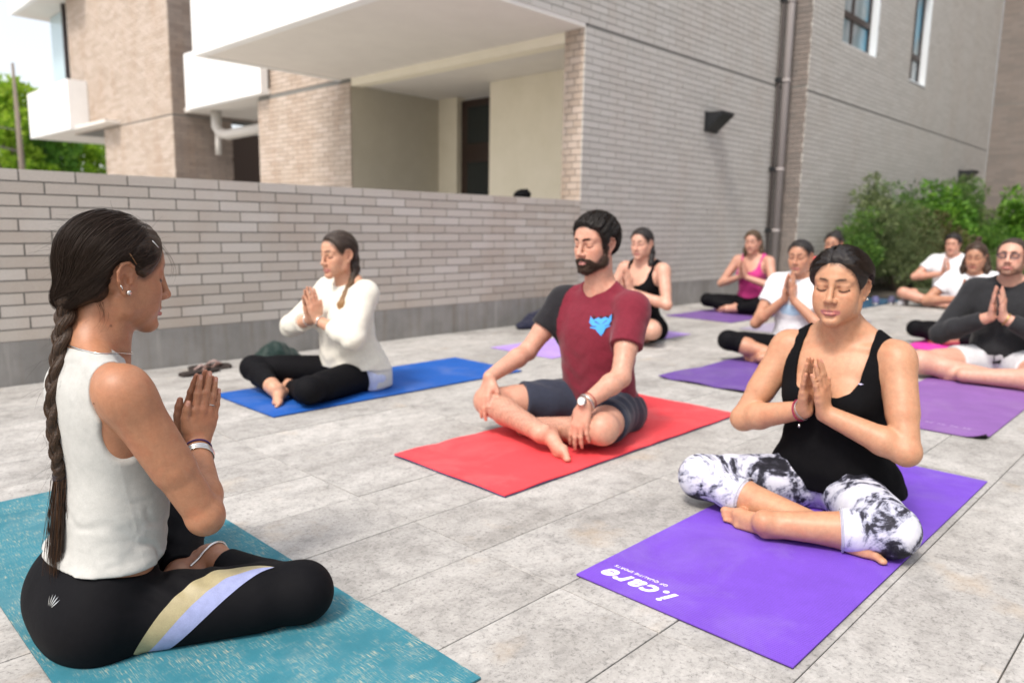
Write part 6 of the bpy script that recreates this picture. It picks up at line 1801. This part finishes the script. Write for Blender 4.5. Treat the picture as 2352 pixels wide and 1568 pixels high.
def shrub(x, y, h, w, kind, label, seed, n=2600, size=.075, aspect=None):
    aspect = aspect or (.24 if kind in (0, 3) else .45)
    n = int(n*1.9); h = h*.86; w = w*1.12
    g = np.random.default_rng(seed); o = tag(empty('shrub', (x, y, 0)), label, 'shrub', 'shrubs along the far wall')
    m = 11; cs = []; rs = []
    for i in range(m):
        a = g.uniform(0, 6.28); rad = g.uniform(0, w*.62); z = h*(.25+.65*g.random()*(1-.35*rad/w)); cs.append((rad*math.cos(a), rad*math.sin(a)*.7, z)); rs.append(w*g.uniform(.22, .42))
    for i in range(9):       # leading shoots break the outline
        a = g.uniform(0, 6.28); rad = g.uniform(0, w*.6); cs.append((rad*math.cos(a), rad*math.sin(a)*.6, h*g.uniform(.85, 1.12))); rs.append(w*g.uniform(.08, .14))
    V, Q, C = leaves(cs, rs, n, size, seed, aspect); link('foliage', np_mesh('foliage', V, Q, False, C), M_lf[kind], o)
    b = MB()
    for c in cs[:9]: b.tube([(c[0]*.2, c[1]*.2, 0), (c[0]*.6, c[1]*.6, c[2]*.55), (c[0]*.9, c[1]*.9, c[2]*.9)], [.014, .008, .003], 5)
    b.build('stems', M_bark, o)
shrub(11.25, 4.0, 1.30, .62, 0, 'narrow dark green shrub nearest the brick corner', 1, 1900, .07)
shrub(12.5, 3.75, 1.45, .85, 3, 'feathery grey-green shrub with fine twigs beside the dark one', 2, 3000, .055)
shrub(13.3, 3.55, 1.30, .80, 2, 'olive brown shrub with dry leaves in the middle of the bed', 3, 2800, .06)
shrub(14.4, 3.8, 1.75, .95, 1, 'bright green shrub with broad glossy leaves behind the dry one', 4, 2800, .10)
shrub(15.7, 3.7, 2.00, 1.0, 0, 'tallest feathery green shrub under the small wall lamp', 5, 3200, .085)
shrub(16.6, 3.0, 1.75, 1.05, 1, 'bright green leafy shrub next to the tallest one', 6, 3000, .11)
shrub(18.2, 2.2, 2.05, 1.3, 1, 'bushy bright green shrub closest to the dark brick block', 7, 3200, .12)
shrub(12.0, 4.1, 1.85, .75, 3, 'tall thin feathery shrub leaning on the facade behind the narrow dark one', 11, 2400, .09)
shrub(13.4, 4.15, 1.75, .8, 0, 'mid green needle-leaved shrub against the wall behind the dry one', 12, 2600, .09)
shrub(17.0, 4.0, 2.0, .9, 3, 'feathery pale green shrub against the wall right of the small wall lamp', 13, 2600, .10)
shrub(12.3, 3.15, .62, .62, 3, 'low grey-green bush in front of the feathery shrub', 8, 2000, .05)
shrub(13.6, 2.75, .60, .75, 3, 'low silvery bush at the paving edge behind the shoes', 9, 2200, .05)
shrub(15.2, 2.25, .75, .9, 0, 'low dark green bush behind the man by the shrubs', 10, 2400, .06)
tag(MB().box((11.2, 1.2, -.01), (20.6, 4.50, .035)).build('planting_bed', mat('soil', (.05, .042, .032), .95)), kind='structure')
def tree(x, y, h, w, kind, label, seed, n=4200, size=.26):
    g = np.random.default_rng(seed); o = tag(empty('tree', (x, y, 0)), label, 'tree', 'trees beyond the low wall')
    cs = []; rs = []
    for i in range(26):
        a = g.uniform(0, 6.28); rad = w*math.sqrt(g.random())*.75; z = h*(.30+.68*g.random()); f = 1-.55*abs(z/h-.55); cs.append((rad*f*math.cos(a), rad*f*math.sin(a), z)); rs.append(w*g.uniform(.16, .34))
    V, Q, C = leaves(cs, rs, n, size, seed); link('crown', np_mesh('crown', V, Q, False, C), M_lf[kind], o)
    b = MB(); b.tube([(0, 0, 0), (.05, .02, h*.3), (-.03, .03, h*.55), (.02, 0, h*.85)], [.16, .13, .09, .03], 8)
    for c in cs[:9]: b.tube([(0, 0, h*.32), (c[0]*.5, c[1]*.5, c[2]*.75), c], [.07, .045, .015], 6)
    b.build('trunk', M_bark, o)
M_lf.append(leaf_mat('leaf_sunny', (.12, .25, .015), (.28, .46, .03), (.48, .62, .08), .5))
tree(6.75, 30.0, 5.3, 1.5, 4, 'sunlit yellow-green tree behind the thin pole at the far left', 21, 5200, .22)
tree(8.1, 31.5, 4.2, 1.6, 1, 'darker green tree seen under the white balcony', 22, 4600, .22)
tree(9.6, 33, 4.3, 1.6, 4, 'bright green tree under the balcony next to the tan brick wing', 23, 4400, .22)
tree(6.3, 34, 6.3, 1.8, 4, 'tall sunlit tree rising highest behind the low wall, left of the pole', 24, 5200, .24)
pl = tag(empty('utility_pole', (5.02, 21.5, 0)), 'thin weathered pole in front of the sunlit trees', 'pole')
MB().tube([(0, 0, 0), (0, 0, 2.2), (-.02, 0, 4.55)], [.085, .07, .03], 8).build('pole', mat('weathered_wood', (.20, .165, .135), .9), pl, True)
for (z, sg) in ((3.4, .5), (2.9, .35)):
    MB().tube([(0, 0, z-.4), (-.9, .3, z-.55*sg), (-3, 1, z+.3)], .016, 5).build('cable', M_pipe_d, pl)

# ====================================================================== small things on the paving
def flipflop(x, y, rz, label, tilt=0):
    o = tag(empty('flip_flop', (x, y, 0), R_(rz)), label, 'flip-flop', 'flip-flops by the wall')
    o.rotation_euler = (R_(tilt), 0, R_(rz))
    out = [(-.13, -.03), (-.10, -.042), (-.02, -.034), (.06, -.046), (.115, -.040), (.135, -.01), (.125, .025), (.07, .044), (-.02, .036), (-.10, .040), (-.13, .028)]
    n = len(out); V = [(a, b, 0) for a, b in out]+[(a, b, .022) for a, b in out]
    b = MB(); b.add(V, [tuple(range(n))[::-1], tuple(range(n, 2*n))]+[(i, (i+1) % n, n+(i+1) % n, n+i) for i in range(n)])
    b.build('sole', mat('brown_rubber', (.025, .017, .014), .7), o, bevel=.004)
    MB().tube([(-.01, -.040, .02), (.03, -.026, .045), (.072, .0, .030), (.075, .0, .020)], [.009, .010, .007, .005], 8).build('strap', mat('bronze_strap', (.16, .085, .065), .35), o, True)
    MB().tube([(-.01, .040, .02), (.03, .026, .045), (.072, .0, .030)], [.009, .010, .007], 8).build('strap', mat('bronze_strap_b', (.34, .24, .22), .35), o, True)
flipflop(1.93, 4.56, 12, 'brown flip-flop lying flat in front of the concrete footing')
flipflop(2.04, 4.66, -8, 'brown flip-flop with a paler strap leaning behind the other one', 14)
def soft_heap(name, x, y, label, cat, blobs, m, seed=1, amp=.012, vox=.008):
    F = Field(); n = smooth_noise(seed, 26); n2 = smooth_noise(seed+5, 60)
    F.add(closure([(ell(c, r), .05) for c, r in blobs], disp=lambda P: (amp*n(P)+amp*.5*n2(P)).astype(f32)), .01); F.cut(plane((0, 0, .001), (0, 0, -1)), .006)
    c = np.array([b[0] for b in blobs]); r = max(max(b[1]) for b in blobs)
    lo = c.min(0)-r-.03; hi = c.max(0)+r+.03
    V, Q = polygonise(F, *[axis_steps([(lo[i] if i < 2 else -.01, hi[i], vox)]) for i in range(3)])
    o = link(name, np_mesh(name, V, Q, True), m); tag(o, label, cat); o.location = (x, y, 0); return o
soft_heap('bag', 2.42, 4.52, 'dark green soft bag lying by the footing behind the woman in the cream sweater', 'bag', [((0, 0, .05), (.13, .09, .11)), ((.10, .02, .03), (.10, .08, .06)), ((-.08, .02, .03), (.08, .07, .05))], cloth_mat('dark_green_nylon', (.012, .030, .026), rough=.5, fold=.9), 3)
sb = soft_heap('bag', 5.22, 4.70, 'dark navy heap of clothes and bag against the footing left of the bearded man', 'bag', [((0, 0, .06), (.17, .11, .09)), ((-.16, -.03, .03), (.16, .09, .05)), ((.14, .03, .08), (.12, .09, .10))], cloth_mat('navy_nylon', (.012, .014, .035), rough=.6, fold=.9), 7)
MB().tube([(-.02, -.10, .07), (.03, -.115, .075), (.07, -.10, .085)], [.018, .026, .014], 8).build('pocket', mat('dusky_pink', (.30, .12, .22), .7), sb, True)
def shoe(x, y, rz, c, label):
    o = tag(empty('shoe', (x, y, 0.006), R_(rz)), label, 'shoe', 'shoes on the navy mat')
    F = Field(); F.add(closure([(cone((-.10, 0, .045), (.04, 0, .04), .042, .040), .03), (ell((.09, 0, .035), (.065, .042, .035)), .03), (cone((-.10, 0, .06), (-.03, 0, .075), .036, .032), .03)]), .01)
    F.sub(ell((-.07, 0, .115), (.055, .024, .05)), .006); F.cut(plane((0, 0, .02), (0, 0, -1)), .004)
    V, Q = polygonise(F, axis_steps([(-.17, .18, .007)]), axis_steps([(-.06, .06, .007)]), axis_steps([(0, .13, .007)]))
    link('upper', np_mesh('upper', V, Q, True), mat('shoe_upper', c, .7), o)
    b = MB(); n = 18; P = [(.155*math.cos(t)+.005, .044*math.sin(t)*(1-.15*math.cos(t)), 0) for t in np.linspace(0, 2*math.pi, n, endpoint=False)]
    b.add([(p[0], p[1], 0) for p in P]+[(p[0], p[1], .026) for p in P], [tuple(range(n))[::-1], tuple(range(n, 2*n))]+[(i, (i+1) % n, n+(i+1) % n, n+i) for i in range(n)])
    b.build('sole', mat('shoe_sole', (.55, .55, .55), .7), o)
shoe(10.3, 3.35, 200, (.10, .10, .22), 'dark violet trainer at the left of the row on the navy mat')
shoe(10.5, 3.22, 195, (.08, .08, .15), 'dark trainer in the middle of the row on the navy mat')
shoe(10.45, 3.06, 180, (.45, .46, .50), 'pale grey trainer at the right end of the row on the navy mat')
soft_heap('cap', 5.32, 5.02, 'x', 'cap', [((0, 0, .03), (.085, .07, .055)), ((-.085, -.02, .02), (.05, .05, .018)), ((.07, .02, .055), (.016, .016, .035))], M_black_t, 9, .004, .006)
for o in bpy.data.objects:
    if o.name == 'cap': o['label'] = 'small black cap left on top of the low brick wall'; o.location = (5.32, 5.02, 1.205)
# small stains and fixings on the walls
